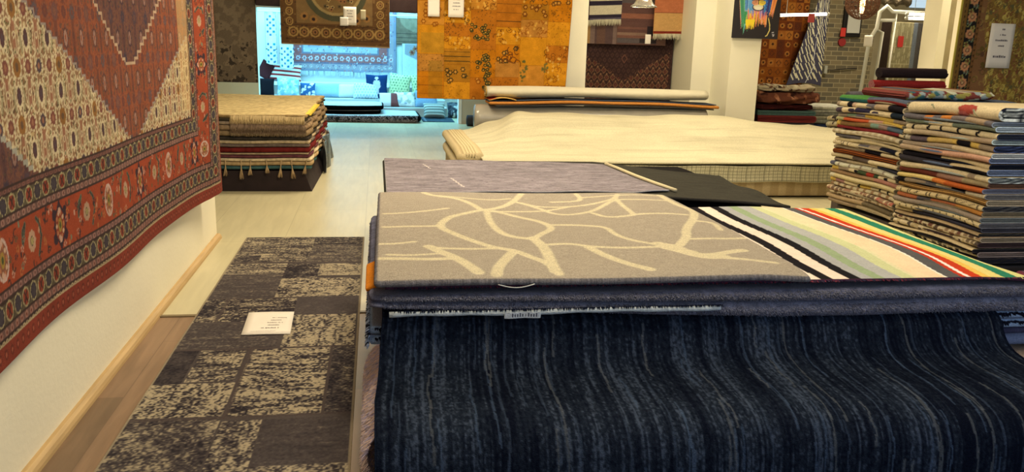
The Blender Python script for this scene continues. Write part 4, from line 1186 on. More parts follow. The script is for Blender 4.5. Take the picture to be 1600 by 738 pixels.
# ================================================================ RIGHT: golden oriental rug on the partition
cv = Canvas(5.33, 7.4, .62, 2.5, .008, (140, 108, 48))
def scroll_field(cv, x0, x1, y0, y1, cols, n, seed, s=.05):
    rs = random.Random(seed)
    for k in range(n):
        x, y = x0 + rs.random() * (x1 - x0), y0 + rs.random() * (y1 - y0)
        c = rs.choice(cols); w = s * .2
        if k % 3 == 0: cv.curl(x, y, s * (.6 + .6 * rs.random()), rs.random() * 6, .8, w, c)
        elif k % 3 == 1: cv.ell(x, y, s * .4, s * .5, c); 
        else: cv.ell(x, y, s * .55, s * .6, c, ring=.3)
scroll_field(cv, 5.33, 7.4, .62, 2.5, [(178, 150, 66), (196, 168, 80), (120, 88, 44), (128, 80, 48), (104, 94, 54), (150, 104, 56)], 3600, 8, .042)
cv.clip = ((np.meshgrid(cv.xs, cv.ys)[0] < 5.63 - .05 * np.sin(np.meshgrid(cv.xs, cv.ys)[1] * 4)) | (np.meshgrid(cv.xs, cv.ys)[1] < .95)).astype(float)
cv.rect(5.3, 7.5, .6, 2.5, (132, 92, 54)); scroll_field(cv, 5.5, 7.4, .62, 2.5, [(104, 84, 40), (140, 98, 60), (96, 66, 44), (150, 116, 60)], 500, 10, .05); cv.clip = None
cv.rect(5.33, 5.345, .6, 2.6, (176, 156, 62)); cv.rect(5.345, 5.395, .6, 2.6, (120, 88, 40)); cv.rect(5.395, 5.505, .6, 2.6, (38, 34, 30)); cv.rect(5.505, 5.535, .6, 2.6, (124, 84, 44))
y = .66; k = 0
while y < 2.5:
    cv.ell(5.37, y, .008, .014, (60, 44, 30)); cv.ell(5.52, y, .008, .012, (70, 50, 30))
    if k % 3 == 0:
        cv.flower(5.45, y, .048, 8, (196, 134, 84), (90, 50, 40)); cv.ell(5.45, y, .014, .014, (190, 150, 96))
    else:
        cv.flower(5.45 + .02 * (-1) ** k, y, .028, 5, (150, 140, 70) if k % 3 == 1 else (110, 120, 90), (110, 60, 40))
    cv.curl(5.45 - .03 * (-1) ** k, y + .025, .022, k, .6, .006, (140, 130, 64))
    y += .05; k += 1
cv.shade(.8, 1.15, 16, 18, 3, 2)
def prr(X, Z): return X + .045 * (2.0 - Z) * 0, 7.205 + .012 * np.sin(X * 5 + Z) + 0 * Z, Z
o = sheet('oriental_rug', cv, prr, .012, FINE, edge=(176, 156, 62))
tag(o, 'golden olive oriental rug with black flowered border hanging at the right', 'rug')
paper('price_sign', (5.640, 7.172, 1.405), (.252, 0, .0), (-.012 + .012, 0, .405), 'large cream price sign pinned on the golden oriental rug', 'sign',
      [(.115, .155, .345, .016), (.10, .15, .295, .016), (.06, .185, .245, .016), (.095, .15, .195, .015), (.06, .19, .095, .022)], bow=.006)

# ================================================================ BED OF CREAM CARPETS
BG3 = 'parts of the carpet bed'
cv = Canvas(.82, 5.6, 0, .6, .012, (188, 160, 108))
k = 0
for x in np.arange(.82, 5.6, .09):
    cv.rect(x, x + .09, 0, .6, (196, 168, 116) if k % 2 else (178, 150, 100)); k += 1
for z in np.arange(0, .6, .035): cv.rect(.8, 5.6, z, z + .006, (170, 142, 96), .5)
root = empty('platform', (3.2, 9.1, 0), 'low woven beige platform under the cream carpets', 'platform')
sheet('front_panel', cv, lambda X, V: (X, 8.06 + 0 * X, .02 + V * .25), .02, TEX, root, edge=(180, 152, 104), roundedge=False)
box('body', .84, 5.58, 8.09, 10.3, .02, .17, mat('platform_board', W(184, 156, 106), rough=.85, var=.05), root)
# legs
for i, (x, y) in enumerate(((.95, 8.3), (5.4, 8.3), (.95, 10.1), (5.4, 10.1))): box('leg', x - .04, x + .04, y - .04, y + .04, 0, .02, mat('leg_wood', W(60, 44, 30), rough=.6), root)
# plaid blanket layer
cv = Canvas(.9, 5.6, 0, .75, .008, (206, 192, 146))
for x in np.arange(.9, 5.6, .05): cv.rect(x, x + .01, 0, 1, (120, 112, 86), .7); cv.rect(x + .024, x + .03, 0, 1, (160, 148, 112), .5)
for v in np.arange(0, .75, .034): cv.rect(.8, 5.6, v, v + .008, (124, 116, 88), .65)
def pplaid(X, V):
    a = np.clip(V - .16, 0, 9)
    Y = np.where(V < .16, 8.0 + .012 * np.sin(V * 20), 8.0 + a); Z = np.where(V < .16, .178 + V * 1.0, .336)
    return X, Y + .006 * np.sin(X * 5), Z + .004 * np.sin(X * 8)
o = sheet('plaid_carpet', cv, pplaid, .012, TEX, edge=(196, 180, 134)); tag(o, 'cream and grey checked carpet on the platform below the cream cover', 'rug')
# ribbed mattress-like folded carpet
cv = Canvas(.85, .99, 8.28, 10.25, .006, (208, 186, 134))
for x in np.arange(.85, 1.0, .03): cv.rect(x, x + .009, 8, 11, (150, 126, 84), .8)
def prib(X, Y): 
    e = np.clip((.92 - X) / .12, 0, 1)
    return X, Y, .445 - .03 * e ** 2 + .003 * np.sin(X * 2 * math.pi / .03) - .03 * np.clip((8.6 - Y) / .35, 0, 1)
o = sheet('ribbed_carpet', cv, prib, .10, TEX, edge=(196, 172, 122)); tag(o, 'ribbed cream carpet folded at the left end of the bed', 'rug')
cv = Canvas(.86, 5.5, 8.1, 10.2, .05, (206, 184, 134)); 
o = sheet('folded_carpet', cv, lambda X, Y: (X, Y, .318 + 0 * X), .14, TEX, edge=(200, 176, 128)); tag(o, 'thick cream carpet folded beneath the ribbed one', 'rug')
# cream cover over a mound
cv = Canvas(0, 1, 0, 1, .0055, (208, 193, 148))
st = noise2(cv.ny, cv.nx, 26, 5, 91, 3); cv.A *= (1 - .16 * np.clip((st - .45) * 3, 0, 1))[..., None]
bl = noise2(cv.ny, cv.nx, 6, 10, 92, 3); cv.A *= (1 - .10 * np.clip((bl - .5) * 4, 0, 1))[..., None]
def pcov(U, V):
    xl = 1.04 - .02 * V; X = xl + (5.62 - xl) * U
    Y = 8.0 + 2.25 * V
    s = lambda t: t * t * (3 - 2 * t)
    m = s(np.clip((X - 1.0) / .75, 0, 1))
    base = .372 + .10 * s(np.clip(V / .5, 0, 1)) * .8
    top = .40 + .26 * s(np.clip((V - .08) / .7, 0, 1))
    rgt = s(np.clip((X - 4.1) / 1.5, 0, 1))
    Z = base + (top - base) * m - .09 * rgt * s(V)
    Z += .012 * np.sin(X * 3.2 + 1) * V + .006 * np.sin(X * 9 + Y * 3) * m * V
    # soft folds running from the front left corner
    Z += .03 * np.sin((X - 1.0) * 12 - (Y - 8) * 3.5) * np.exp(-((X - 1.5) / .3) ** 2) * V
    Z -= .025 * np.clip((.05 - V) / .05, 0, 1)
    return X, Y - .015 * np.sin(X * 3), Z
o = sheet('cream_carpet', cv, pcov, .02, TEX, edge=(206, 190, 146)); tag(o, 'large cream carpet spread like a cover over a mound on the platform', 'rug')

# ================================================================ ROLLS BEHIND THE BED
PL = mat('plastic_wrap', W(172, 160, 132), rough=.22, bump=.35, bscale=14, var=.08, vscale=6, spec=.6)
def tube_obj(name, a, b, r, m, lab=None, cat=None, group=None, parent=None, seg=28):
    bm = bmesh.new()
    a, b = Vector(a), Vector(b); d = b - a
    add_tube(bm, [a, a + d * .004, a + d * .02, a + d * .3, a + d * .6, a + d * .98, a + d * .996, b], [r * .93, r * .985, r, r * 1.01, r * .99, r, r * .985, r * .93], seg)
    # wound ends: two raised rings and a core hole
    for p, s in ((a, -1), (b, 1)):
        n_ = d.normalized() * s
        for q in (.75, .5, .25): add_tube(bm, [p, p + n_ * .006], [r * q, r * q * .97], seg)
    o = bm_obj(name, bm, m, parent, smooth=True)
    if lab: tag(o, lab, cat, group)
    return o
GR = 'carpet rolls behind the bed'
root = empty('carpet_roll', (2.8, 10.8, .4), 'big grey plastic wrapped carpet roll lying behind the cream bed', 'carpet roll', GR)
tube_obj('roll', (1.25, 10.8, .545), (4.35, 10.72, .545), .175, PL, parent=root)
for (x, w_) in ((1.9, .12), (2.55, .16), (3.2, .14), (3.75, .42)): box('tape_strip', x, x + w_, 10.60, 10.612, .60, .62, mat('tape', W(214, 206, 176), rough=.4), root)
tube_obj('carpet_roll', (1.3, 10.60, .19), (4.4, 10.60, .19), .185, mat('carpet_back_grey', W(110, 104, 92), rough=.9, bump=.3), 'dark grey carpet roll on the floor under the plastic wrapped roll', 'carpet roll', GR)
tube_obj('carpet_roll', (1.36, 10.98, .19), (4.4, 10.98, .19), .185, mat('carpet_back_brown', W(120, 100, 80), rough=.9, bump=.3), 'brownish carpet roll on the floor behind the dark grey one', 'carpet roll', GR)
def flat(name, x0, x1, y0, y1, z0, z1, color, lab, seed, deco=None, dx=0):
    cvf = Canvas(x0, x1, y0, y1, .02, color)
    if deco: deco(cvf)
    def f(X, Y):
        t = (X - x0) / (x1 - x0)
        return X, Y, z1 + .03 * np.sin(t * 3.14) - .018 - .05 * np.clip((t - .93) / .07, 0, 1) ** 2 * 0 + .004 * np.sin(X * 5 + seed)
    o = sheet(name, cvf, f, z1 - z0, TEX, edge=color); tag(o, lab, 'rug', GR); return o
flat('folded_carpet', 1.50, 4.42, 10.60, 10.95, .726, .744, (150, 140, 118), 'grey folded carpet lying directly on the wrapped roll', 1)
flat('folded_carpet', 1.42, 4.46, 10.55, 10.95, .749, .786, (196, 126, 56), 'flat orange carpet on top of the wrapped roll', 2)
o = flat('folded_carpet', 1.40, 4.44, 10.57, 10.95, .791, .801, (70, 74, 80), 'thin dark blue carpet above the orange one', 3)
flat('folded_carpet', 1.41, 1.75, 10.54, 10.94, .806, .816, (214, 168, 84), 'small yellow and red striped carpet end above the orange carpet', 4, deco=lambda c: c.rect(1.3, 1.5, 10, 11, (150, 44, 34)))
# upper cream roll, flattened
bm = bmesh.new()
N_ = 40
rings = []
for i in range(N_ + 1):
    t = i / N_; x = 1.385 + (4.34 - 1.385) * t
    ring = []
    for k in range(24):
        a = 2 * math.pi * k / 24
        yy = 10.75 + .15 * math.cos(a) * (1 - .0 * t); zz = .892 + .070 * math.sin(a) * (1 + .08 * math.sin(x * 4)) + .004 * math.sin(x * 3)
        ring.append(bm.verts.new((x, yy, zz)))
    rings.append(ring)
for i in range(N_):
    for k in range(24): bm.faces.new((rings[i][k], rings[i][(k + 1) % 24], rings[i + 1][(k + 1) % 24], rings[i + 1][k]))
bm.faces.new(rings[0]); bm.faces.new(rings[-1][::-1])
root = bm_obj('carpet_roll', bm, mat('cream_backing', W(206, 192, 152), rough=.9, bump=.3, bscale=30, var=.04), smooth=True)
tag(root, 'flattened cream carpet roll on top of the pile behind the bed', 'carpet roll', GR)
for q, (sx, c) in enumerate(((.9, (176, 136, 60)), (.6, (196, 164, 100)))):
    bm = bmesh.new()
    add_tube(bm, [(1.378, 10.75 + .15 * sx * math.cos(a), .892 + .070 * sx * math.sin(a)) for a in np.linspace(0, 5.6, 26)], .007, 6)
    bm_obj('end_fold', bm, mat('end_fold%d' % q, W(c), rough=.9), root, smooth=True)
# small dark roll on the floor near the back wall, by the opening
tube_obj('rolled_mat', (1.62, 15.2, .1), (2.1, 15.2, .1), .098, mat('dark_mat', W(50, 46, 44), rough=.8, bump=.3), 'short black rolled mat on the floor by the far opening', 'rolled mat')

# ================================================================ ORANGE PATCHWORK RUG
cv = Canvas(.52, 2.52, .77, 2.72, .0055, (178, 110, 22))
tiles = []
xs_ = [.52, .86, 1.20, 1.53, 1.86, 2.22, 2.53]
rs = random.Random(21)
for i in range(6):
    z = .77 - rs.random() * .1
    while z < 2.7:
        h = rs.choice([.16, .22, .30, .36, .2])
        base = rs.choice([(186, 118, 22), (196, 128, 26), (172, 100, 24), (190, 124, 40), (160, 104, 26), (182, 108, 18), (176, 116, 44)])
        cv.rect(xs_[i], xs_[i + 1], z, z + h, base)
        x0_, x1_ = xs_[i], xs_[i + 1]
        kind = rs.randrange(6)
        dk = rs.choice([(112, 62, 20), (90, 58, 24), (70, 56, 26), (140, 78, 20)])
        if kind in (0, 1):
            for q in range(16): cv.curl(x0_ + rs.random() * (x1_ - x0_), z + rs.random() * h, .022 + .03 * rs.random(), rs.random() * 6, .7 * rs.choice([-1, 1]), .008, dk)
            for q in range(8): cv.ell(x0_ + rs.random() * (x1_ - x0_), z + rs.random() * h, .014, .018, (206, 150, 60))
        elif kind == 2:
            for q in range(3): cv.rect(x0_, x1_, z + h * (.2 + .3 * q), z + h * (.2 + .3 * q) + .008, dk)
        elif kind == 3:
            for q in range(40): cv.ell(x0_ + rs.random() * (x1_ - x0_), z + rs.random() * h, .008, .008, dk, .6)
        elif kind == 4:
            for q in range(9):
                a, b = x0_ + (.1 + .8 * rs.random()) * (x1_ - x0_), z + rs.random() * h
                cv.flower(a, b, .035, 6, dk, (190, 130, 50)); 
        cv.rect(x0_, x1_, z, z + .006, (132, 74, 18), .7)
        z += h
    cv.rect(xs_[i] - .003, xs_[i] + .003, .7, 2.8, (140, 80, 18), .6)
# the dark leafy trails down the middle
for (cx, cz, n_, sx, sz) in ((1.32, 1.62, 26, .12, .10), (1.40, 1.30, 10, .04, .04), (1.38, 1.20, 14, .10, .05), (1.42, 1.08, 12, .05, .08), (1.42, .95, 12, .05, .05), (1.44, .84, 10, .05, .06), (1.72, 1.36, 0, .1, .1)):
    for q in range(n_):
        a, b = cx + (rs.random() - .5) * 2 * sx, cz + (rs.random() - .5) * 2 * sz
        cv.ell(a, b, .024, .022, (58, 56, 26)); cv.ell(a, b, .010, .010, (170, 120, 40))
for q in range(9): cv.curl(1.74 + (rs.random() - .5) * .2, 1.34 + (rs.random() - .5) * .2, .07, rs.random() * 6, .6, .011, (104, 56, 20))
for (cx, cz) in ((1.94, 1.2), (2.22, 1.2), (1.92, 1.08)):
    for q in range(10): cv.ell(cx + (rs.random() - .5) * .07, cz + (rs.random() - .5) * .16, .016, .016, (92, 90, 40), .8)
cv.put(cv.win(.56, .86, 1.35, 1.6), np.ones(cv.A[cv.win(.56, .86, 1.35, 1.6)].shape[:2]), (130, 110, 40), .35)
cv.put(cv.win(.66, .84, .78, 1.25), np.ones(cv.A[cv.win(.66, .84, .78, 1.25)].shape[:2]), (120, 100, 30), .35)
cv.shade(.72, 1.25, 26, 26, 13, 3)
def pora(X, Z):
    t = np.clip((X - 1.5) / 1.0, 0, 1)
    return X - .045 * t * np.clip(2.0 - Z, 0, 2) + 0 * Z, 10.98 + .02 * np.sin(X * 4) * np.clip(2.2 - Z, 0, 1), Z
o = sheet('patchwork_rug', cv, pora, .01, TEX, edge=(120, 70, 20)); tag(o, 'orange overdyed patchwork rug hanging in front of the pillar', 'rug')
paper('price_tag', (.648, 10.945, 1.80), (.148, 0, 0), (-.0, 0, .24), 'small square cream tag at the upper left of the orange rug', 'sign', group='tags on the orange rug')
paper('price_sign', (.905, 10.935, 1.80), (.198, 0, 0), (0, 0, .29), 'cream printed price sign on the orange patchwork rug', 'sign', [(.06, .14, .21, .012), (.06, .14, .17, .012), (.05, .15, .13, .012), (.065, .13, .09, .012)], group='tags on the orange rug')
# ================================================================ LEFT STACK OF FRINGED RUGS
GK = 'rugs of the fringed stack at the left'
bm = bmesh.new()
pts = [(-2.3, 8.42), (-.72, 8.42), (-.66, 10.9), (-2.3, 11.6)]
v0 = [bm.verts.new((x - (.0), y, .2)) for x, y in pts]; v1 = [bm.verts.new((x + (.075 if x > -1 else -.03), y - (.03 if y < 9 else -.03), 0)) for x, y in pts]
bm.faces.new(v0); bm.faces.new(v1[::-1])
for k in range(4): bm.faces.new((v0[k], v0[(k + 1) % 4], v1[(k + 1) % 4], v1[k]))
bmesh.ops.subdivide_edges(bm, edges=bm.edges[:], cuts=3, use_grid_fill=True)
o = bm_obj('cloth_base', bm, mat('black_cloth', W(44, 32, 28), rough=.95, var=.2, vscale=8)); tag(o, 'black cloth covered base under the fringed rugs', 'base')
KX0, KX1, KY0, KY1 = -2.3, -.70, 8.42, 11.3
def krug(z0, z1, color, lab, seed, deco=None, edge=None, fr=None, frlen=.07, frc=None, dx=0., dy=0., zig=0., material=None):
    cvk = Canvas(KX0, KX1 + dx, KY0 + dy, KY1 + .1 * math.sin(seed * 3), .02, color)
    if deco: deco(cvk)
    cvk.shade(.75, 1.15, 30, 20, seed + 300, 3)
    def f(X, Y):
        t = np.clip((X + 1.3) / .6, 0, 1)
        return X + .012 * np.sin(Y * 9 + seed) * t + zig * np.sign(np.sin(Y * 26)) * (X > KX1 + dx - .021), Y + .006 * np.sin(X * 11 + seed), z1 + .004 * np.sin(X * 6) - .012 * np.clip((Y - 9.5) / 1.5, 0, 1) * 0
    root = sheet('kilim_rug', cvk, f, z1 - z0, material or TEX, edge=edge or color, fuzz=.004)
    tag(root, lab, 'rug', GK)
    if fr:
        n = fr; x = KX0 + .9 + (KX1 + dx - KX0 - .9) * RNG.random(n)
        roots = np.stack([x, np.full(n, KY0 + dy - .004 - (z1 - z0) * .4), np.full(n, z1 - .3 * (z1 - z0))], 1)
        d = np.stack([.012 * (RNG.random(n) - .5), -.012 - .01 * RNG.random(n), -frlen * (.75 + .35 * RNG.random(n))], 1)
        blades('fringe', roots, d, .0055, jit(frc or color, n, .25), YARN, root)
    return root
BGR = mat('x', W(1, 1, 1)) if False else None
def speck(cvk): 
    t = noise2(cvk.ny, cvk.nx, 120, 60, 5, 2); cvk.put((slice(0, cvk.ny), slice(0, cvk.nx)), t > .56, (160, 132, 84), .6)
r_ = krug(.722, .752, (204, 176, 116), 'beige flecked rug on top of the fringed stack', 1, deco=speck, edge=(150, 120, 74), fr=900, frlen=.075, frc=(206, 174, 116))
# yellow and dark zigzag along its right edge
bm = bmesh.new()
for k in range(48):
    y = 8.5 + k * .028
    vs = [bm.verts.new(p) for p in ((-.70, y, .757), (-.66 + .02 * math.sin(k * 1.2), y, .752), (-.66 + .02 * math.sin((k + 1) * 1.2), y + .028, .752), (-.70, y + .028, .757), (-.70, y, .750), (-.66 + .02 * math.sin(k * 1.2), y, .742), (-.66 + .02 * math.sin((k + 1) * 1.2), y + .028, .742), (-.70, y + .028, .750))]
    for f in ((0, 1, 2, 3), (7, 6, 5, 4), (1, 5, 6, 2)): bm.faces.new([vs[q] for q in f])
bm.faces.ensure_lookup_table()
bmesh.ops.remove_doubles(bm, verts=bm.verts[:], dist=.0005)
bm_obj('yellow_border', bm, mat('yellow_wool', W(214, 178, 60), rough=.95), r_)
krug(.690, .718, (190, 160, 108), 'tan rug second from the top of the fringed stack', 2, fr=500, frlen=.05, frc=(170, 138, 96), zig=.01, edge=(70, 60, 44))
krug(.655, .688, (132, 104, 78), 'brown rug with a long pale brown fringe in the fringed stack', 3, fr=1100, frlen=.105, frc=(140, 112, 84), edge=(150, 126, 96))
krug(.60, .652, (150, 124, 88), 'thick tan rug in the upper fringed stack under the brown fringe', 4, edge=(140, 112, 78), dx=.01, fr=400, frlen=.05, frc=(120, 96, 68))
krug(.545, .597, (140, 112, 74), 'speckled brown rug in the middle of the fringed stack', 5, edge=(136, 110, 74), dx=.02, fr=300, frlen=.04, frc=(130, 106, 72))
krug(.505, .541, (60, 52, 42), 'dark edged rug in the middle of the fringed stack', 6, edge=(58, 50, 40), dx=.02)
krug(.470, .501, (186, 160, 116), 'plain beige rug just above the grey one in the fringed stack', 7, edge=(180, 154, 112), dx=.02)
def gdash(c):
    for x in np.arange(-1.6, -.7, .28): c.rect(x, x + .10, 8, 12, (196, 172, 132))
krug(.437, .467, (112, 94, 78), 'grey rug with beige dashes in the fringed stack', 8, deco=gdash, dx=.02)
def rdash(c):
    for x in np.arange(-1.45, -.7, .35): c.rect(x, x + .07, 8, 12, (58, 52, 46))
o = krug(.385, .433, (104, 34, 28), 'dark red rug with black blocks in the fringed stack', 9, deco=rdash, dx=.03)
krug(.362, .381, (170, 144, 104), 'thin tan rug under the dark red one in the fringed stack', 10, dx=.03)
krug(.330, .358, (104, 60, 60), 'muted purple red rug low in the fringed stack', 11, dx=.03, edge=(100, 56, 56))
r_ = krug(.296, .326, (206, 180, 132), 'cream rug with knotted tassels low in the fringed stack', 12, dx=.04)
for k in range(7):
    x = -1.46 + .128 * k + .02 * math.sin(k * 2.1)
    y = KY0 - .026; L = .15 + .03 * math.sin(k * 1.7); sw = .02 * math.sin(k * 2.9)
    n = 26
    roots = np.stack([x + .006 * (RNG.random(n) - .5), np.full(n, y), np.full(n, .312)], 1)
    top = np.stack([np.full(n, sw * .5), np.full(n, -.014), np.full(n, -L * .45)], 1)
    fan = np.stack([.045 * (RNG.random(n) - .5) + sw * .5, .015 * (RNG.random(n) - .5) - .006, -L * .6 * (.85 + .2 * RNG.random(n))], 1)
    blades('tassel', np.concatenate([roots, roots + top]), np.concatenate([top * 1.1, fan]), .004, jit((176, 144, 98), 2 * n), YARN, r_)
krug(.255, .292, (180, 148, 98), 'tan rug below the tasselled rug', 13, dx=.04)
krug(.218, .251, (66, 92, 84), 'teal rug at the bottom of the fringed stack', 14, dx=.03)
# fringes at the back right of the stack are part of the tan rug; grey plastic hangs at the side
cv = Canvas(9.5, 10.9, 0, .42, .03, (84, 86, 78)); cv.shade(.5, 1.3, 6, 14, 44, 2)
o = sheet('plastic_sheet', cv, lambda Y, V: (-.60 + .03 * np.sin(Y * 8 + V * 5) + .05 * (V), Y, .36 - V * (.7 + .25 * np.clip((Y - 9) / 1, 0, 1)) - .0 * Y), .006, mat('plastic_film', vcol=True, rough=.25, spec=.6, bump=.4, bscale=9), edge=(136, 136, 124), flip=True)
tag(o, 'crumpled grey plastic sheet hanging at the side of the fringed stack', 'plastic sheet')

# ================================================================ HANGINGS IN FRONT OF THE OPENING
cv = Canvas(-2.6, -1.745, .82, 2.4, .012, (112, 94, 70))
t = noise2(cv.ny, cv.nx, 14, 9, 61, 4); t2 = noise2(cv.ny, cv.nx, 30, 16, 62, 3)
YZ = np.meshgrid(cv.xs, cv.ys)[1]
cv.put((slice(0, cv.ny), slice(0, cv.nx)), t * .7 + t2 * .3 > .52, (138, 116, 86), .7)
cv.put((slice(0, cv.ny), slice(0, cv.nx)), (t * .5 + t2 * .5 + .25 * (1.2 - YZ)) > .62, (40, 34, 30), .85)
o = sheet('mottled_rug', cv, lambda X, Z: (X, 13.0 + .02 * np.sin(X * 6), Z), .012, TEX, edge=(60, 50, 40)); tag(o, 'dark mottled brown rug hanging beside the far opening', 'rug')
bm = bmesh.new()
add_box(bm, -2.7, .9, 13.05, 13.2, 1.90, 2.45, .01)
cv = Canvas(-1.72, .60, 0, .5, .03, (66, 50, 44)); cv.shade(.8, 1.2, 6, 40, 4, 2)
bm.free()
o = sheet('dark_runner', cv, lambda X, V: (X, 12.95 + .01 * np.sin(X * 5) + .0 * V, 1.935 - .035 * (X + 1.72) / 2.3 + V), .02, TEX, edge=(52, 40, 36)); tag(o, 'dark brown runner hung lengthwise above the far opening', 'rug')
# rail that carries the hangings
bm = bmesh.new(); add_tube(bm, [(-2.7, 13.02, 2.47), (2.9, 13.02, 2.47)], .018, 10)
for x in (-2.5, 0, 2.6): add_tube(bm, [(x, 13.02, 2.47), (x, 13.02, CEIL)], .008, 8)
o = bm_obj('hanging_rail', bm, mat('steel', (.4, .4, .4), rough=.4, metal=.8)); tag(o, 'steel rail carrying the rugs hung before the far opening', 'rail')
cv = Canvas(-1.36, .19, 1.395, 2.2, .008, (98, 68, 38))
GB = (158, 122, 66)
for q in range(300): cv.ell(-1.36 + 1.55 * RNG.random(), 1.4 + .8 * RNG.random(), .014, .012, [(122, 90, 50), (74, 52, 36)][q % 2])
cv.rect(-1.3, .13, 1.47, 1.48, (66, 46, 32)); cv.rect(-1.3, .13, 1.67, 1.68, (66, 46, 32))
cv.rect(-1.14, -.05, 1.7, 2.2, (126, 96, 56))
for x in np.arange(-1.19, .1, .155):
    for s_ in (-1, 1):
        cv.ell(x, 1.575, .066, .072, GB, ring=.25)
        cv.line([(x + s_ * .05, 1.52), (x + s_ * .075, 1.575), (x + s_ * .05, 1.63)], .012, GB)
    cv.flower(x, 1.575, .036, 7, (140, 96, 54), (60, 40, 32))
for z in np.arange(1.72, 2.2, .14):
    for x in (-1.24, .06): cv.ell(x, z, .055, .06, GB, ring=.28); cv.flower(x, z, .03, 6, (150, 108, 60), (60, 40, 32))
cv.ell(-.58, 2.2, .46, .46, (78, 74, 50)); cv.ell(-.58, 2.2, .38, .38, (150, 124, 74)); cv.ell(-.58, 2.2, .34, .34, (120, 92, 52))
for q in range(60):
    a = RNG.random() * 6.28; r = .3 * RNG.random() ** .5; cv.flower(-.58 + r * math.cos(a), 2.2 + r * math.sin(a), .03, 5, [(170, 140, 86), (84, 72, 46), (140, 92, 54)][q % 3], (60, 46, 34))
for (x, z) in ((-1.03, 1.8), (-.14, 1.8), (-.9, 1.76), (-.28, 1.76)): cv.flower(x, z, .06, 8, (150, 106, 56), (52, 38, 32))
cv.rect(-1.36, .19, 1.39, 1.405, (170, 140, 96))
cv.shade(.85, 1.12, 12, 20, 3, 2)
o = sheet('brown_rug', cv, lambda X, Z: (X, 12.80 + .012 * np.sin(X * 5), Z - .012 * (X + 1.36)), .012, FINE, edge=(168, 138, 94)); tag(o, 'brown and gold bordered rug hanging above the far opening', 'rug')
paper('price_sign', (-.47, 12.75, 1.685), (.185, 0, 0), (-.0, 0, .26), 'printed price sign on the brown and gold rug', 'sign', [(.05, .13, .2, .012), (.06, .12, .16, .012), (.05, .14, .12, .012), (.07, .12, .08, .01)], group='tags on the brown rug')
paper('price_tag', (-.52, 12.72, 1.675), (.12, 0, 0), (0, 0, .12), 'square cream tag overlapping the printed sign on the brown rug', 'sign', group='tags on the brown rug')
paper('price_tag', (-.225, 12.75, 1.77), (.075, 0, 0), (0, 0, .14), 'small tan tag at the right of the printed sign on the brown rug', 'sign', m=mat('tan_paper', W(196, 176, 130), rough=.8), group='tags on the brown rug')

# ================================================================ DAY-LIT ROOM
def D(r, g, b): return lin((r, g, b))
def Dt(r, g, b):
    """canvas colour given as the textile's own colour (neutral light)"""
    v = np.clip(lin((r, g, b)), .003, .9); return v
cv = Canvas(-1.93, .42, .79, 2.3, .012, (150, 150, 160)); cv.A[:] = Dt(150, 150, 165)
rsx = random.Random(9)
def frame(cv, x0, x1, z0, d0, d1, c):
    c = Dt(*c)
    cv.rect(x0 + d0, x1 - d0, z0 + d0, z0 + d1, c); cv.rect(x0 + d0, x0 + d1, z0 + d0, 3, c); cv.rect(x1 - d1, x1 - d0, z0 + d0, 3, c)
for d0, d1, c in ((0, .05, (130, 130, 150)), (.05, .16, (150, 140, 150)), (.16, .2, (110, 100, 120)), (.2, .36, (150, 90, 90)), (.36, .4, (110, 110, 130)), (.4, .5, (160, 165, 170))): frame(cv, -1.93, .42, .79, d0, d1, c)
for q in range(700):
    x, z = -1.9 + 2.3 * rsx.random(), .8 + 1.5 * rsx.random()
    cv.ell(x, z, .014, .016, Dt(*rsx.choice([(170, 110, 110), (190, 195, 200), (90, 90, 120), (130, 130, 150)])), .8)
XQ, ZQ = np.meshgrid(cv.xs, cv.ys)
m = (ZQ > 1.32 + .5 * np.abs(step(XQ + .76, .06))) & (np.abs(XQ + .76) < .9)
cv.A[m] = Dt(185, 195, 205)
for x in np.arange(-1.9, .42, .13): cv.flower(x, 1.07, .05, 6, Dt(190, 180, 190), Dt(150, 80, 90)); cv.flower(x, .9, .03, 5, Dt(190, 190, 195), Dt(150, 100, 110))
for (x, z) in ((-1.33, 1.5), (-.18, 1.5)): cv.flower(x, z, .11, 8, Dt(150, 90, 110), Dt(110, 60, 80))
cv.shade(.85, 1.1, 14, 20, 6)
DT = TEX
o = sheet('persian_rug', cv, lambda X, Z: (X, 18.52 + .015 * np.sin(X * 4), Z), .012, FINE, edge=Dt(170, 175, 180)); tag(o, 'blue and rose Persian rug on the back wall of the daylit room', 'rug')
n = 500
xx = -1.93 + 2.35 * RNG.random(n)
blades('fringe', np.stack([xx, np.full(n, 18.51), np.full(n, .80)], 1), np.stack([0 * xx, -.006 + 0 * xx, -.10 - .02 * RNG.random(n)], 1), .006, np.tile(Dt(190, 195, 200), (n, 1)), YARN, o)
# darker bordered rug at the upper right
cv = Canvas(.42, 1.6, 1.42, 1.95, .014, (90, 80, 70)); cv.A[:] = Dt(120, 100, 84)
for d in (.03, .12, .2): cv.rect(.4, 1.7, 1.42 + d, 1.435 + d, Dt(70, 60, 54))
cv.ell(1.0, 1.95, .5, .3, Dt(140, 124, 104)); cv.shade(.75, 1.2, 8, 20, 4)
o = sheet('brown_rug', cv, lambda X, Z: (X, 18.54 + 0 * X, Z), .012, FINE, edge=Dt(100, 90, 80)); tag(o, 'dull brown rug at the upper right of the daylit room', 'rug')
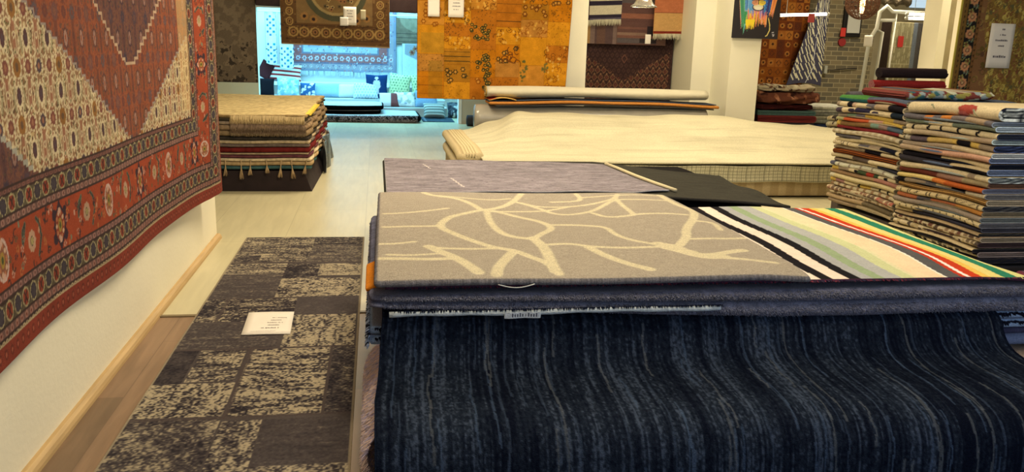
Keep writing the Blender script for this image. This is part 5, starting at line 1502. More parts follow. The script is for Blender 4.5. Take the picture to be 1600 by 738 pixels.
# patterned scarf with a pale corner below it
cv = Canvas(.55, 1.35, .75, 1.42, .012, (180, 200, 210)); cv.A[:] = Dt(200, 205, 210)
cv.poly([(.6, 1.42), (1.3, 1.42), (1.35, .8), (1.1, .98), (.6, 1.2)], Dt(150, 150, 160))
for q in range(9): cv.flower(.75 + .45 * rsx.random(), 1.2 + .2 * rsx.random(), .07, 6, Dt(150, 110, 90), Dt(120, 60, 50))
o = sheet('scarf', cv, lambda X, Z: (X, 18.50 + .02 * np.sin(X * 9), Z), .008, TEX, edge=Dt(180, 190, 200)); tag(o, 'white and grey flowered cloth hung beside the blue Persian rug', 'cloth')
# dotted curtains at the left
for (x0, x1, lab, zb) in ((-2.25, -2.04, 'narrow white curtain with blue squares at the far left of the daylit room', .92), (-1.98, -1.70, 'wider white curtain with blue squares beside the narrow one', .84)):
    cv = Canvas(x0, x1, zb, 1.98, .009, (220, 225, 225)); cv.A[:] = Dt(215, 222, 222)
    for j, z in enumerate(np.arange(zb + .02, 1.98, .062)):
        for i, x in enumerate(np.arange(x0 + .02, x1, .062)):
            if (i + j) % 2 == 0 and not (j % 9 in (7, 8)): cv.rect(x, x + .042, z, z + .045, Dt(60, 110, 150) if (i + j) % 4 else Dt(40, 130, 150))
    o = sheet('curtain', cv, (lambda a, b, zz: lambda X, Z: (X, 18.2 + .03 * np.sin((X - a) * 40), Z + .12 * np.abs((X - (a + b) / 2) / (b - a)) ** 2 * (Z < zz + .3)))(x0, x1, zb), .006, TEX, edge=Dt(215, 222, 222)); tag(o, lab, 'curtain', 'dotted curtains')
bm = bmesh.new(); add_tube(bm, [(-3.9, 18.2, 1.99), (1.4, 18.2, 1.99)], .014, 8)
for x in (-3.0, -2.01, 1.2): add_tube(bm, [(x, 18.2, 1.99), (x, 18.6, 1.99)], .01, 6)
o = bm_obj('curtain_rail', bm, mat('rail_white', (.7, .7, .7), rough=.4)); tag(o, 'thin white rail carrying the dotted curtains', 'rail')
# pillows
def pillow(x, y, z, w, h, deco, col, lab, tilt=18, t=.13, group='pillows in the daylit room', roll=0, yaw=0, name='pillow'):
    cvp = Canvas(-w / 2, w / 2, -h / 2, h / 2, .014, col); cvp.A[:] = Dt(*col)
    if deco: deco(cvp, w, h)
    X, Z = np.meshgrid(cvp.xs, cvp.ys)
    u, v = X / (w / 2), Z / (h / 2)
    puff = t / 2 * np.clip((1 - u ** 4) * (1 - v ** 4), 0, 1) ** .5
    pin = 1 - .07 * (1 - np.abs(v)) * np.abs(u) ** 3
    pin2 = 1 - .07 * (1 - np.abs(u)) * np.abs(v) ** 3
    ny, nx = X.shape
    def side(s): return np.stack([X * pin, -s * (puff + .002), Z * pin2], -1).reshape(-1, 3)
    V = np.concatenate([side(1), side(-1)])
    idx = np.arange(ny * nx).reshape(ny, nx)
    F = np.stack([idx[:-1, :-1], idx[:-1, 1:], idx[1:, 1:], idx[1:, :-1]], -1).reshape(-1, 4)
    lo = np.concatenate([idx[0, :], idx[1:, -1], idx[-1, -2::-1], idx[-2:0:-1, 0]])
    F2 = F[:, ::-1] + ny * nx
    F3 = np.stack([lo, lo + ny * nx, np.roll(lo, -1) + ny * nx, np.roll(lo, -1)], -1)
    a = math.radians(-tilt); r = math.radians(roll); yw = math.radians(yaw)
    R_ = np.array(Matrix.Rotation(yw, 3, 'Z') @ Matrix.Rotation(a, 3, 'X') @ Matrix.Rotation(r, 3, 'Y'))
    Vw = V @ R_.T
    Vw += np.array([x, y, z - Vw[:, 2].min()])
    o = mesh_obj(name, Vw, np.concatenate([F, F2, F3]), TEX, None, np.tile(cvp.A.reshape(-1, 3), (2, 1)), True)
    return tag(o, lab, 'pillow', group)
def stripes_h(c, n, w=.5):
    def f(cv, W_, H_):
        for k in range(n): cv.rect(-W_, W_, -H_ / 2 + k * H_ / n, -H_ / 2 + (k + w) * H_ / n, Dt(*c))
    return f
def dots(c, s=.06, r=.012):
    def f(cv, W_, H_):
        for i, x in enumerate(np.arange(-W_ / 2, W_ / 2, s)):
            for j, z in enumerate(np.arange(-H_ / 2, H_ / 2, s)): cv.ell(x + (j % 2) * s / 2, z, r, r * 1.3, Dt(*c))
    return f
def blobs(cols, n, r=.04):
    def f(cv, W_, H_):
        for q in range(n): cv.ell((rsx.random() - .5) * W_, (rsx.random() - .5) * H_, r * (.5 + rsx.random()), r * (.5 + rsx.random()), Dt(*rsx.choice(cols)))
    return f
def figure(cv, W_, H_):
    """white standing figure with a hat"""
    c = Dt(190, 190, 195)
    cv.ell(0, .15, .022, .03, c); cv.rect(-.04, .04, .165, .178, c); cv.rect(-.024, .024, .17, .2, c)
    cv.poly([(-.05, .12), (.05, .12), (.065, -.02), (.04, -.02), (.035, -.17), (.008, -.17), (0, -.04), (-.008, -.17), (-.035, -.17), (-.04, -.02), (-.065, -.02)], c)
    cv.line([(-.05, .11), (-.07, .0), (-.05, -.04)], .02, c); cv.line([(.05, .11), (.07, .0), (.05, -.04)], .02, c)
# raised bench the pillows rest on
bm = bmesh.new(); add_box(bm, -2.9, 1.40, 17.38, 18.28, 0, .30, .01); add_box(bm, -2.9, 1.40, 16.9, 17.38, 0, .18, .01)
o = bm_obj('bench', bm, mat('bench_board', (.5, .52, .52), rough=.8)); tag(o, 'low stepped pale bench along the back of the daylit room', 'bench')
pillow(.0, 17.55, .302, .44, .50, figure, (24, 52, 96), 'navy pillow with a white standing figure', tilt=14)
pillow(.47, 17.6, .302, .45, .50, dots((70, 120, 90)), (190, 205, 160), 'pale green dotted pillow right of the navy one', tilt=14, roll=6)
pillow(.93, 17.6, .302, .45, .50, dots((70, 120, 90)), (185, 200, 158), 'pale green dotted pillow half behind the orange rug', tilt=14, roll=-5)
pillow(.25, 17.1, .182, .40, .30, lambda c, w, h: c.rect(.03, .3, -1, 1, Dt(120, 70, 70)), (215, 215, 215), 'white and rose pillow in front of the navy one', tilt=30)
pillow(.56, 17.12, .182, .42, .32, blobs([(150, 170, 190), (240, 240, 240), (170, 180, 170)], 30), (215, 220, 220), 'white and pale blue flowered pillow below the green ones', tilt=26)
pillow(.99, 17.12, .182, .46, .36, None, (130, 160, 190), 'plain grey blue pillow below the green ones', tilt=26)
pillow(1.12, 16.6, .015, .42, .34, stripes_h((110, 120, 116), 5, .5), (180, 190, 186), 'grey striped pillow on the floor at the right', tilt=40)
pillow(1.6, 16.8, .002, .42, .36, blobs([(40, 50, 60), (190, 200, 200), (60, 70, 80)], 60, .03), (90, 100, 110), 'dark flowered pillow beside the grey striped one', tilt=36)
pillow(-1.90, 18.42, .572, .66, .34, stripes_h((150, 50, 50), 4, .35), (225, 225, 225), 'white pillow with dark red stripes at the left of the daylit room', tilt=12, roll=4)
pillow(-2.30, 18.40, .572, .30, .36, None, (70, 36, 40), 'dark maroon pillow behind the red striped one', tilt=12, roll=30)
pillow(-1.76, 17.5, .302, .44, .40, blobs([(200, 215, 220), (120, 170, 200)], 40, .03), (150, 190, 215), 'light blue marbled pillow under the red striped one', tilt=14)
pillow(-1.38, 17.55, .302, .30, .30, blobs([(220, 225, 230)], 14, .03), (50, 90, 140), 'blue and white pillow beside the marbled one', tilt=14)
pillow(-2.2, 17.5, .302, .34, .38, None, (26, 24, 30), 'black pillow at the far left of the daylit room', tilt=14)
pillow(-1.00, 17.7, .302, .55, .30, None, (150, 180, 205), 'plain light blue low pillow against the ledge', tilt=20)
pillow(-.58, 17.7, .302, .44, .29, None, (215, 222, 225), 'plain white low pillow against the ledge', tilt=20)
pillow(-.22, 17.5, .302, .50, .34, dots((150, 180, 200), .06, .016), (210, 220, 225), 'white pillow with blue dots beside the navy one', tilt=22)
# thick rugs on the floor
def droom(name, x0, x1, y0, y1, z0, z1, col, lab, deco=None, edge=None, fuzz=.01):
    cvd = Canvas(x0, x1, y0, y1, .03, (200, 200, 200)); cvd.A[:] = Dt(*col)
    if deco: deco(cvd, x1 - x0, y1 - y0)
    cvd.shade(.85, 1.1, 20, 20, 3, 2)
    o = sheet(name, cvd, lambda X, Y: (X, Y, z1 + .008 * np.sin(X * 3 + Y * 2)), z1 - z0, PILE, edge=Dt(*(edge or col)), fuzz=fuzz)
    return tag(o, lab, 'rug', 'rugs on the floor of the daylit room')
droom('shag_rug', -1.98, .74, 15.62, 16.85, .01, .13, (205, 212, 212), 'thick pale shag rug on the floor at the opening', edge=(200, 188, 178), fuzz=.03)
droom('folded_rug', -1.95, .04, 15.85, 16.84, .14, .20, (180, 200, 210), 'blue grey folded rug between the pale shag rug and the top one', edge=(170, 180, 190))
droom('folded_rug', -1.95, .08, 15.88, 16.82, .21, .29, (205, 215, 218), 'pale flecked rug on top of the pile in the daylit room', edge=(190, 205, 212))
sh_ = bpy.data.objects['shag_rug.001']
n = 5000
xx = -2.0 + 2.74 * RNG.random(n); zz = .02 + .11 * RNG.random(n)
blades('pile', np.stack([xx, 15.60 - .03 * np.sin(zz / .13 * 3.14), zz], 1), np.stack([.02 * (RNG.random(n) - .5), -.025 - .02 * RNG.random(n), .01 - .03 * RNG.random(n)], 1), .006, jit((196, 176, 160), n, .35), YARN, sh_)
def tilesq(cv, w, h):
    for x in np.arange(.6, 2.4, .3): cv.rect(x, x + .02, 10, 20, Dt(120, 130, 140))
    for y in np.arange(14, 18, .35): cv.rect(0, 3, y, y + .03, Dt(120, 130, 140))
droom('flat_rug', .86, 1.46, 15.85, 16.85, .002, .012, (60, 76, 90), 'flat blue grey rug on the floor at the right of the pale shag rug', deco=tilesq, fuzz=0)

# ================================================================ NICHE: dark rug and hanging kilims
cv = Canvas(3.02, 4.40, .62, 2.3, .008, (60, 42, 36))
XQ, ZQ = np.meshgrid(cv.xs, cv.ys)
vee = (ZQ < 1.0 + .62 * np.abs(step(XQ - 3.66, .04))) & (ZQ > .66) & (XQ > 3.07) & (XQ < 4.36)
for z in np.arange(.62, 2.3, .075):
    for i, x in enumerate(np.arange(3.02, 4.45, .075)):
        q = x + (.0375 if int(round(z / .075)) % 2 else 0)
        cv.dia(q, z, .03, .036, (84, 58, 46), ring=.35); cv.dia(q, z, .01, .014, (74, 50, 40))
cv.clip = vee.astype(float)
for z in np.arange(.62, 2.3, .105):
    for i, x in enumerate(np.arange(3.02, 4.45, .095)):
        q = x + (.0475 if int(round(z / .105)) % 2 else 0)
        cv.dia(q, z, .045, .055, (126, 88, 58), ring=.3); cv.dia(q, z, .022, .03, (98, 56, 44)); cv.ell(q, z + .05, .012, .012, (140, 104, 70))
cv.clip = None
cv.dia(3.66, 1.32, .05, .07, (110, 72, 54), ring=.3)
for d in (.02, .06): cv.rect(3.0, 4.45, .62 + d, .63 + d, (90, 62, 48))
cv.shade(.8, 1.15, 8, 8, 6, 2)
o = sheet('dark_rug', cv, lambda X, Z: (X + .0, 12.29 + .01 * np.sin(X * 4), Z), .012, FINE, edge=(50, 36, 32)); tag(o, 'dark brown rug with tan diamond corners hanging in the niche', 'rug')
def hang(name, x0, x1, z0, z1, y, deco, col, lab, fr=0, frc=(206, 192, 150), frl=.075, slope=0.):
    cvh = Canvas(x0, x1, z0, z1, .008, col)
    if deco: deco(cvh)
    cvh.shade(.88, 1.1, 30, 12, int(x0 * 100), 2)
    o = sheet(name, cvh, lambda X, Z: (X, y + .008 * np.sin(X * 12), Z + slope * (X - x0)), .008, TEX, edge=col)
    tag(o, lab, 'rug', 'kilims hanging in the niche')
    if fr:
        xx = np.linspace(x0 + .005, x1 - .005, fr)
        n = len(xx)
        blades('fringe', np.stack([xx, np.full(n, y), z0 + slope * (xx - x0)], 1), np.stack([.02 * (RNG.random(n) - .5), -.004 + 0 * xx, -frl * (.8 + .3 * RNG.random(n))], 1), .0055, jit(frc, n), YARN, o)
    return o
def dk1(c):
    c.rect(3.0, 3.05, 1, 3, (60, 36, 30))
    for (a, b, q) in ((1.88, 1.93, (52, 44, 52)), (1.93, 2.06, (206, 190, 150)), (2.06, 2.12, (52, 44, 52)), (2.12, 2.3, (206, 190, 150))): c.rect(3.04, 3.6, a, b, q)
def dk2(c):
    rs_ = random.Random(5); x = 3.03
    while x < 3.5:
        w = .03 + .05 * rs_.random(); c.rect(x, x + w, 1, 2, rs_.choice([(140, 104, 72), (104, 76, 60), (168, 128, 72), (92, 70, 62), (124, 100, 84)])); x += w
    z = 1.5
    while z < 2.3:
        h = .03 + .05 * rs_.random(); c.rect(3.5, 4.1, z, z + h, rs_.choice([(124, 84, 66), (104, 72, 60), (150, 96, 70), (96, 84, 76), (140, 108, 84)])); z += h
    c.rect(3.95, 4.1, 1.66, 1.8, (56, 46, 44)); c.rect(3.85, 4.1, 1.56, 1.62, (60, 50, 46))
hang('kilim_rug', 3.03, 4.25, 1.53, 2.3, 12.2, dk2, (116, 84, 66), 'brown patchwork striped kilim hanging behind the two fringed ones')
hang('kilim_rug', 3.03, 3.52, 1.86, 2.3, 12.12, dk1, (96, 86, 92), 'black, cream and grey banded kilim with fringe at the left of the niche', fr=60, frl=.09, slope=.06)
def dk3(c):
    c.rect(3.9, 4.5, 1.70, 1.735, (124, 44, 30)); c.rect(3.9, 4.5, 1.735, 1.99, (196, 148, 84)); c.rect(3.9, 4.5, 1.985, 1.995, (110, 56, 36)); c.rect(3.9, 4.5, 1.995, 2.4, (184, 108, 66))
hang('kilim_rug', 3.99, 4.52, 1.695, 2.4, 12.02, dk3, (190, 120, 70), 'orange and sand kilim with pale fringe at the right of the niche', fr=60, frl=.085, slope=.02)
paper('price_tag', (3.86, 11.98, 1.545), (.085, 0, 0), (0, 0, .135), 'small white tag hanging under the orange kilim', 'sign')
bm = bmesh.new(); add_tube(bm, [(2.82, 12.16, 2.42), (4.6, 12.16, 2.42)], .014, 8)
bm.free()

# ================================================================ CANVAS PAINTING ON THE FRONT PILLAR
root = empty('canvas_painting', (5.02, 10.86, 1.66), 'black canvas painting of a colourful animal face on the white pillar', 'painting')
cv = Canvas(4.705, 5.345, 1.655, 2.45, .004, (34, 28, 30))
cx = 5.02
def strand(x0, z0, x1, z1, w, c): cv.poly([(x0 - w, z0), (x0 + w, z0), (x1, z1)], c)
rs = random.Random(4)
for q in range(30):   # long outer strands
    t = q / 29
    x = 4.76 + .12 * rs.random(); strand(x, 2.2 + .2 * rs.random(), x + .05, 1.85 - .12 * rs.random(), .02, rs.choice([(70, 150, 90), (100, 170, 110), (230, 150, 120), (60, 130, 90)]))
    x = 5.22 + .08 * rs.random(); strand(x, 2.3 + .1 * rs.random(), x - .05, 1.92 + .1 * rs.random(), .02, rs.choice([(230, 140, 60), (240, 160, 90), (232, 150, 130), (220, 120, 60)]))
for q in range(44):   # chin beard
    x = 4.86 + .30 * rs.random(); strand(x, 2.02, x + .01, 1.78 + .08 * rs.random(), .014, rs.choice([(240, 190, 40), (240, 150, 70), (230, 130, 60), (236, 160, 130)]) if True else 0)
for q in range(16):
    x = 4.88 + .11 * rs.random(); strand(x, 1.9, x, 1.75 + .05 * rs.random(), .012, (240, 205, 40))
for q in range(40):
    x = 4.88 + .27 * rs.random(); strand(x, 2.1, x + .004, 1.87 + .09 * rs.random(), .012, rs.choice([(170, 150, 190), (220, 100, 80), (226, 140, 130), (200, 80, 70), (150, 130, 180)]))
for q in range(40):
    x = 4.84 + .12 * rs.random(); strand(x, 2.2, x, 1.93 + .12 * rs.random(), .014, rs.choice([(90, 150, 190), (70, 110, 160), (120, 170, 190)]))
    x = 5.10 + .11 * rs.random(); strand(x, 2.2, x - .01, 1.93 + .1 * rs.random(), .014, rs.choice([(30, 60, 130), (40, 90, 160), (90, 160, 190), (50, 50, 100)]))
strand(4.86, 2.0, 4.845, 1.70, .022, (60, 140, 80)); strand(4.86, 1.84, 4.85, 1.70, .01, (120, 180, 170))
cv.line([(5.19, 1.92), (5.215, 1.84), (5.22, 1.77), (5.19, 1.70), (5.17, 1.69)], .014, (214, 190, 100))
cv.ell(5.03, 2.06, .085, .05, (60, 46, 66)); cv.ell(5.03, 2.065, .07, .042, (222, 206, 160)); cv.ell(5.03, 2.05, .05, .02, (236, 220, 180))
cv.ell(4.985, 2.12, .05, .035, (224, 150, 100)); cv.ell(5.075, 2.12, .055, .035, (232, 200, 60)); cv.line([(5.03, 2.1), (5.03, 2.2)], .01, (50, 30, 36))
for s_ in (-1, 1):
    for q in range(4): cv.line([(5.03 + s_ * .02, 2.12 + q * .012), (5.03 + s_ * .10, 2.10 + q * .022)], .005, (70, 40, 50))
cv.poly([(4.8, 2.15), (5.0, 2.17), (5.02, 2.3), (4.8, 2.3)], (206, 60, 50)); cv.poly([(5.05, 2.17), (5.2, 2.2), (5.2, 2.32), (5.02, 2.32)], (60, 60, 120))
cv.dia(5.03, 2.2, .05, .05, (60, 34, 40))
for (x, z, w_) in ((5.255, 1.735, .03), (5.262, 1.708, .035), (5.27, 1.69, .02)):
    for k in range(4): cv.line([(x + k * w_ / 4, z), (x + k * w_ / 4 + .006, z + .012)], .005, (190, 180, 170))
sheet('canvas', cv, lambda X, Z: (X, 10.838 + 0 * X, Z), .004, mat('oil_paint', vcol=True, rough=.5, spec=.4), root, edge=(34, 28, 30), roundedge=False)
box('stretcher_frame', 4.705, 5.345, 10.846, 10.885, 1.655, 2.45, mat('black_edge', W(34, 28, 30), rough=.7), root, bevel=.004)

# ================================================================ PENDANT LAMPS
def lathe(bm, prof, cx, cy, seg=28):
    rings = [[bm.verts.new((cx + r * math.cos(2 * math.pi * k / seg), cy + r * math.sin(2 * math.pi * k / seg), z)) for k in range(seg)] for r, z in prof]
    for i in range(len(rings) - 1):
        for k in range(seg): bm.faces.new((rings[i][k], rings[i][(k + 1) % seg], rings[i + 1][(k + 1) % seg], rings[i + 1][k]))
root = empty('pendant_lamp', (2.86, 9.0, 1.92), 'clear glass bell pendant lamp hanging before the kilims', 'lamp')
bm = bmesh.new()
lathe(bm, [(.03, 2.16), (.05, 2.13), (.07, 2.05), (.085, 1.99), (.105, 1.955), (.135, 1.935), (.145, 1.925), (.143, 1.92), (.133, 1.93), (.10, 1.95), (.08, 1.985), (.066, 2.05), (.046, 2.125), (.03, 2.155)], 2.86, 9.0)
bm_obj('glass_shade', bm, mat('clear_glass', (.9, .9, .85), rough=.08, trans=.9, spec=.6), root, smooth=True)
bm = bmesh.new(); add_tube(bm, [(2.86, 9, CEIL), (2.86, 9, 2.2)], .004, 6); bm_obj('cord', bm, mat('cord_black', W(30, 26, 24)), root)
bm = bmesh.new(); add_tube(bm, [(2.86, 9, 2.2), (2.86, 9, 2.12)], .026, 14); bm_obj('socket', bm, mat('brass', (.5, .36, .16), rough=.35, metal=.9), root, smooth=True)
bm = bmesh.new(); lathe(bm, [(.012, 2.12), (.018, 2.09), (.034, 2.05), (.036, 2.02), (.022, 1.995), (.001, 1.988)], 2.86, 9.0, 16)
bm_obj('bulb', bm, mat('bulb_glow', (1, .9, .7), emit=(1, .78, .45), estr=5), root, smooth=True)
# wire basket pendant
root = empty('basket_lamp', (5.42, 9.0, 1.84), 'round brown woven wire pendant lamp with a glowing bulb', 'lamp')
bm = bmesh.new(); rs = random.Random(2)
R0 = .185; c0_ = Vector((5.42, 9.0, 2.06))
for k in range(34):
    ax = Vector((rs.gauss(0, 1), rs.gauss(0, 1), rs.gauss(0, 1))).normalized(); u = ax.orthogonal().normalized(); v = ax.cross(u)
    f = R0 * (.97 + .05 * rs.random())
    add_tube(bm, [c0_ + (u * math.cos(t) + v * math.sin(t)) * f * .93 + ax * f * .35 * math.sin(k) for t in np.linspace(0, 6.283, 30)], .0028, 5, caps=False)
for k in range(24):
    t = 2 * math.pi * k / 24
    add_tube(bm, [c0_ + Vector((math.cos(t) * math.sin(a), math.sin(t) * math.sin(a), math.cos(a))) * R0 for a in np.linspace(.1, 3.0, 18)], .003, 5, caps=False)
bm_obj('wire_shade', bm, mat('rattan', W(96, 62, 40), rough=.7), root)
bm = bmesh.new(); lathe(bm, [(.013, 2.17), (.024, 2.13), (.028, 2.08), (.026, 2.0), (.018, 1.95), (.001, 1.935)], 5.42, 9.0, 16)
bm_obj('bulb', bm, mat('bulb_glow2', (1, .8, .5), emit=(1, .55, .18), estr=9), root, smooth=True)
bm = bmesh.new(); add_tube(bm, [(5.42, 9, 2.24), (5.42, 9, 2.16)], .022, 12); bm_obj('socket', bm, mat('brass', (.5, .36, .16), rough=.35, metal=.9), root, smooth=True)
bm = bmesh.new(); add_tube(bm, [(5.42, 9, CEIL), (5.42, 9, 2.23)], .004, 6); bm_obj('cord', bm, mat('cord_black', W(30, 26, 24)), root)

# ================================================================ RIGHT BACKGROUND
cv = Canvas(6.9, 7.76, .55, 2.62, .012, (112, 60, 22))
rs = random.Random(31)
for i in range(6):
    for j in range(13):
        x, z = 6.9 + i * .15, .55 + j * .165
        c = rs.choice([(122, 66, 22), (98, 48, 20), (138, 80, 30), (150, 92, 34), (84, 42, 22)])
        cv.rect(x, x + .145, z, z + .16, c)
        if rs.random() < .6: cv.flower(x + .07, z + .08, .05, 7, (150, 96, 40), (60, 34, 20))
        else: cv.dia(x + .07, z + .08, .05, .06, (70, 40, 24), ring=.3)
o = sheet('patchwork_rug', cv, lambda X, Z: (X, 14.6 + 0 * X, Z), .012, TEX, edge=(80, 44, 20)); tag(o, 'dark orange brown patchwork rug hanging at the back behind the white pillar', 'rug')
cv = Canvas(7.2, 8.12, .9, 2.7, .008, (66, 62, 70))
for k in range(12):
    for i in range(14):
        x, z = 7.1 + .085 * i + .04 * (k % 2), 1.0 + .155 * k + .02 * ((i * 7 + k) % 3)
        if (i + k) % 5: cv.line([(x, z + .09), (x + .15, z - .04)], .021, (210, 198, 154))
for k in range(5):
    cv.line([(7.7 + .1 * (k % 2), .9 + .4 * k), (7.86 - .1 * (k % 2), 1.25 + .4 * k)], .016, (190, 186, 176))
cv.clip = None
XQ, ZQ = np.meshgrid(cv.xs, cv.ys)
def pnv(X, Z):
    u = (X - 7.2) / .92
    xl = 7.38 + (Z - .95) * .30; xr = 8.03
    return xl + (xr - xl) * u, 14.4 + 0 * X, Z + .05 * np.sin(u * 3)
o = sheet('striped_rug', cv, pnv, .012, TEX, edge=(66, 62, 70)); tag(o, 'slate rug with broken cream diagonal stripes hanging against the brick wall', 'rug')
bm = bmesh.new(); add_tube(bm, [(6.8, 14.5, 2.72), (8.3, 14.5, 2.72)], .016, 8)
for x in (6.9, 8.2): add_tube(bm, [(x, 14.5, 2.72), (x, 14.5, CEIL)], .008, 6)
o = bm_obj('hanging_rail', bm, MATS['steel']); tag(o, 'steel rail above the rugs by the brick wall', 'rail')
# fluorescent tubes
def tube_light(x0, x1, y, z, lab, dz=.0):
    root = empty('tube_light', ((x0 + x1) / 2, y, z), lab, 'lamp')
    bm = bmesh.new(); add_tube(bm, [(x0, y, z), (x1, y, z + dz)], .022, 12)
    bm_obj('tube', bm, mat('tube_glow', (1, 1, 1), emit=(1, .93, .74), estr=6), root, smooth=True)
    bm = bmesh.new()
    for x, q in ((x0 - .02, z), (x1 + .02, z + dz)): 
        bm2 = bmesh.new(); add_tube(bm2, [(x - .02, y, q), (x + .02, y, q)], .026, 12); bm_obj('end_cap', bm2, mat('white_metal', W(220, 210, 180), rough=.4), root, smooth=True)
    bm.free()
    for x, q in ((x0 + .1, z), (x1 - .1, z + dz)):
        bm2 = bmesh.new(); add_tube(bm2, [(x, y, q + .02), (x, y, CEIL)], .004, 6); bm_obj('hanger', bm2, mat('white_metal', W(220, 210, 180), rough=.4), root)
tube_light(5.92, 6.66, 12.0, 2.02, 'single white fluorescent tube hanging right of the painting', .04)
tube_light(8.0, 8.6, 12.0, 2.105, 'upper of two fluorescent tubes near the white column', .01)
tube_light(8.0, 8.6, 12.0, 2.045, 'lower of two fluorescent tubes near the white column', .01)
# brick wall fittings
root = empty('wall_mirror', (8.9, 14.94, 1.65), 'white panel in a black frame on the brick wall', 'mirror')
box('frame', 8.66, 9.02, 14.93, 14.99, 1.80, 2.36, mat('black_frame', W(26, 24, 22), rough=.5), root, bevel=.01)
box('panel', 8.73, 8.99, 14.915, 14.93, 1.87, 2.30, mat('pale_panel', W(206, 200, 176), rough=.3), root, bevel=.01)
RED = mat('red_card', W(206, 56, 44), rough=.6)
box('sale_tag', 8.60, 8.70, 14.90, 14.912, 1.80, 1.96, RED); tag(bpy.data.objects['sale_tag'], 'red tag hanging over the corner of the framed white panel', 'tag', 'red tags in the background')
bm = bmesh.new(); add_tube(bm, [(8.69, 14.96, 1.70), (8.69, 14.995, 1.70)], .075, 22); o = bm_obj('round_tag', bm, mat('maroon_card', W(150, 44, 40), rough=.6)); tag(o, 'round dark red tag on the brick wall below the white panel', 'tag', 'red tags in the background')
paper('price_tag', (7.61, 12.472, 1.61), (.15, 0, 0), (0, 0, .175), 'square cream tag in front of the brick wall by the white pipe', 'sign')
box('sale_tag', 6.36, 6.46, 11.968, 11.976, 1.93, 2.06, mat('pink_card', W(214, 90, 80), rough=.6)); tag(bpy.data.objects['sale_tag.001'], 'pinkish red tag hanging on the single fluorescent tube', 'tag', 'red tags in the background')
root = empty('wall_bracket', (8.2, 14.9, 1.7), 'black spotlight on a white bracket on the brick wall', 'spotlight')
box('black_body', 8.10, 8.22, 14.85, 14.98, 1.86, 2.2, mat('black_frame', W(26, 24, 22), rough=.5), root, bevel=.01)
box('bracket', 7.93, 8.11, 14.9, 14.98, 1.86, 1.885, mat('white_metal', W(220, 210, 180), rough=.4), root)
# thin cable with plug
root = empty('wall_cable', (8.6, 14.93, 1.0), 'black cable with a clear plug running along the brick wall', 'cable')
bm = bmesh.new(); add_tube(bm, [(8.15 + .1 * k, 14.96, 1.20 - .02 * math.sin(k * .5)) for k in range(10)], .009, 6); bm_obj('cord', bm, mat('cord_black', W(30, 26, 24)), root)
box('plug', 8.36, 8.42, 14.9, 14.97, 1.11, 1.26, mat('clear_plastic', W(170, 165, 140), rough=.2), root, bevel=.01)
# white pipe frame
PW = mat('white_pipe', W(206, 196, 164), rough=.5)
bm = bmesh.new()
add_tube(bm, [(7.62, 12.5, 0), (7.72, 12.5, 1.72), (7.82, 12.5, 1.9), (7.84, 12.5, 2.15), (7.95, 12.5, 2.24), (8.06, 12.5, 2.16), (8.95, 12.5, 2.15)], .03, 12)
add_tube(bm, [(7.86, 12.5, 0), (7.93, 12.5, 1.84), (7.84, 12.5, 1.86)], .025, 12)
add_tube(bm, [(7.84, 12.5, 2.02), (8.12, 12.5, 2.03)], .028, 12); add_tube(bm, [(8.10, 12.5, 0), (8.13, 12.5, 2.14)], .016, 10)
o = bm_obj('pipe_rack', bm, PW, smooth=True); tag(o, 'white bent pipe rack carrying hanging rugs at the right back', 'rack')
def fhang(name, x0, x1, z0, z1, y, col, lab, deco=None, wav=0., cat='rug'):
    cvh = Canvas(x0, x1, z0, z1, .012, col)
    if deco: deco(cvh)
    cvh.shade(.85, 1.12, 8, 6, int(x0 * 77), 2)
    o = sheet(name, cvh, lambda X, Z: (X, y + wav * np.sin(X * 30), Z), .012, TEX, edge=col); tag(o, lab, cat); return o
fhang('dark_rug', 7.95, 8.11, .6, 2.0, 12.56, (62, 48, 38), 'plain dark brown rug hanging from the white pipe rack')
def lines(c):
    for k in range(9):
        x = 8.14 + k * .045; c.line([(x, .6), (x + .02 * (-1) ** k, 1.2), (x - .02 * (-1) ** k, 1.6), (x + .02, 2.2)], .008, (206, 190, 140))
    for z in (1.35, 1.62): c.rect(8.13, 8.5, z, z + .012, (206, 190, 140))
fhang('lattice_rug', 8.13, 8.50, .6, 2.0, 12.56, (160, 146, 102), 'sand coloured rug with a pale lattice beside the dark brown one', lines)
box('sale_tag', 8.24, 8.33, 12.53, 12.54, 1.62, 1.79, RED); tag(bpy.data.objects['sale_tag.002'], 'red tag on the sand coloured lattice rug', 'tag', 'red tags in the background')
for k, (c, lab) in enumerate((((128, 132, 132), 'grey blue marbled'), ((96, 88, 78), 'brown grey'), ((40, 38, 40), 'near black'), ((130, 122, 110), 'light grey'), ((58, 52, 50), 'charcoal'))):
    x = 8.52 + k * .075
    fhang('hanging_strip', x, x + .066, .7, 2.0, 12.58 + .01 * (k % 2), c, lab + ' narrow sample strip hanging left of the white column', cat='carpet sample')
root = paper('price_sign', (8.69, 12.54, 1.34), (.19, 0, 0), (0, 0, .18), 'white printed sign at the foot of the hanging sample strips', 'sign', [(.05, .12, .13, .014), (.05, .12, .08, .014)])
struct('window_1', 10.0, 10.6, 14.94, 15.0, 2.38, 2.95, m=mat('window_pane', (.55, .7, .85), rough=.2, emit=(.45, .65, .85), estr=.7))
bm = bmesh.new()
for k in range(3):
    add_tube(bm, [(8.0 + .2 * k, 13.0, 2.32), (8.12 + .2 * k, 13.0, 2.42), (8.26 + .2 * k, 13.0, 2.30)], .05, 12)
add_tube(bm, [(7.9, 13.05, 2.36), (8.7, 13.05, 2.36)], .06, 14)
for x in (8.0, 8.6): add_tube(bm, [(x, 13.05, 2.36), (x, 13.05, CEIL)], .008, 6)
o = bm_obj('air_duct', bm, mat('duct', W(120, 104, 78), rough=.4, metal=.3), smooth=True); tag(o, 'grey brown ducts under the ceiling above the pipe rack', 'duct')
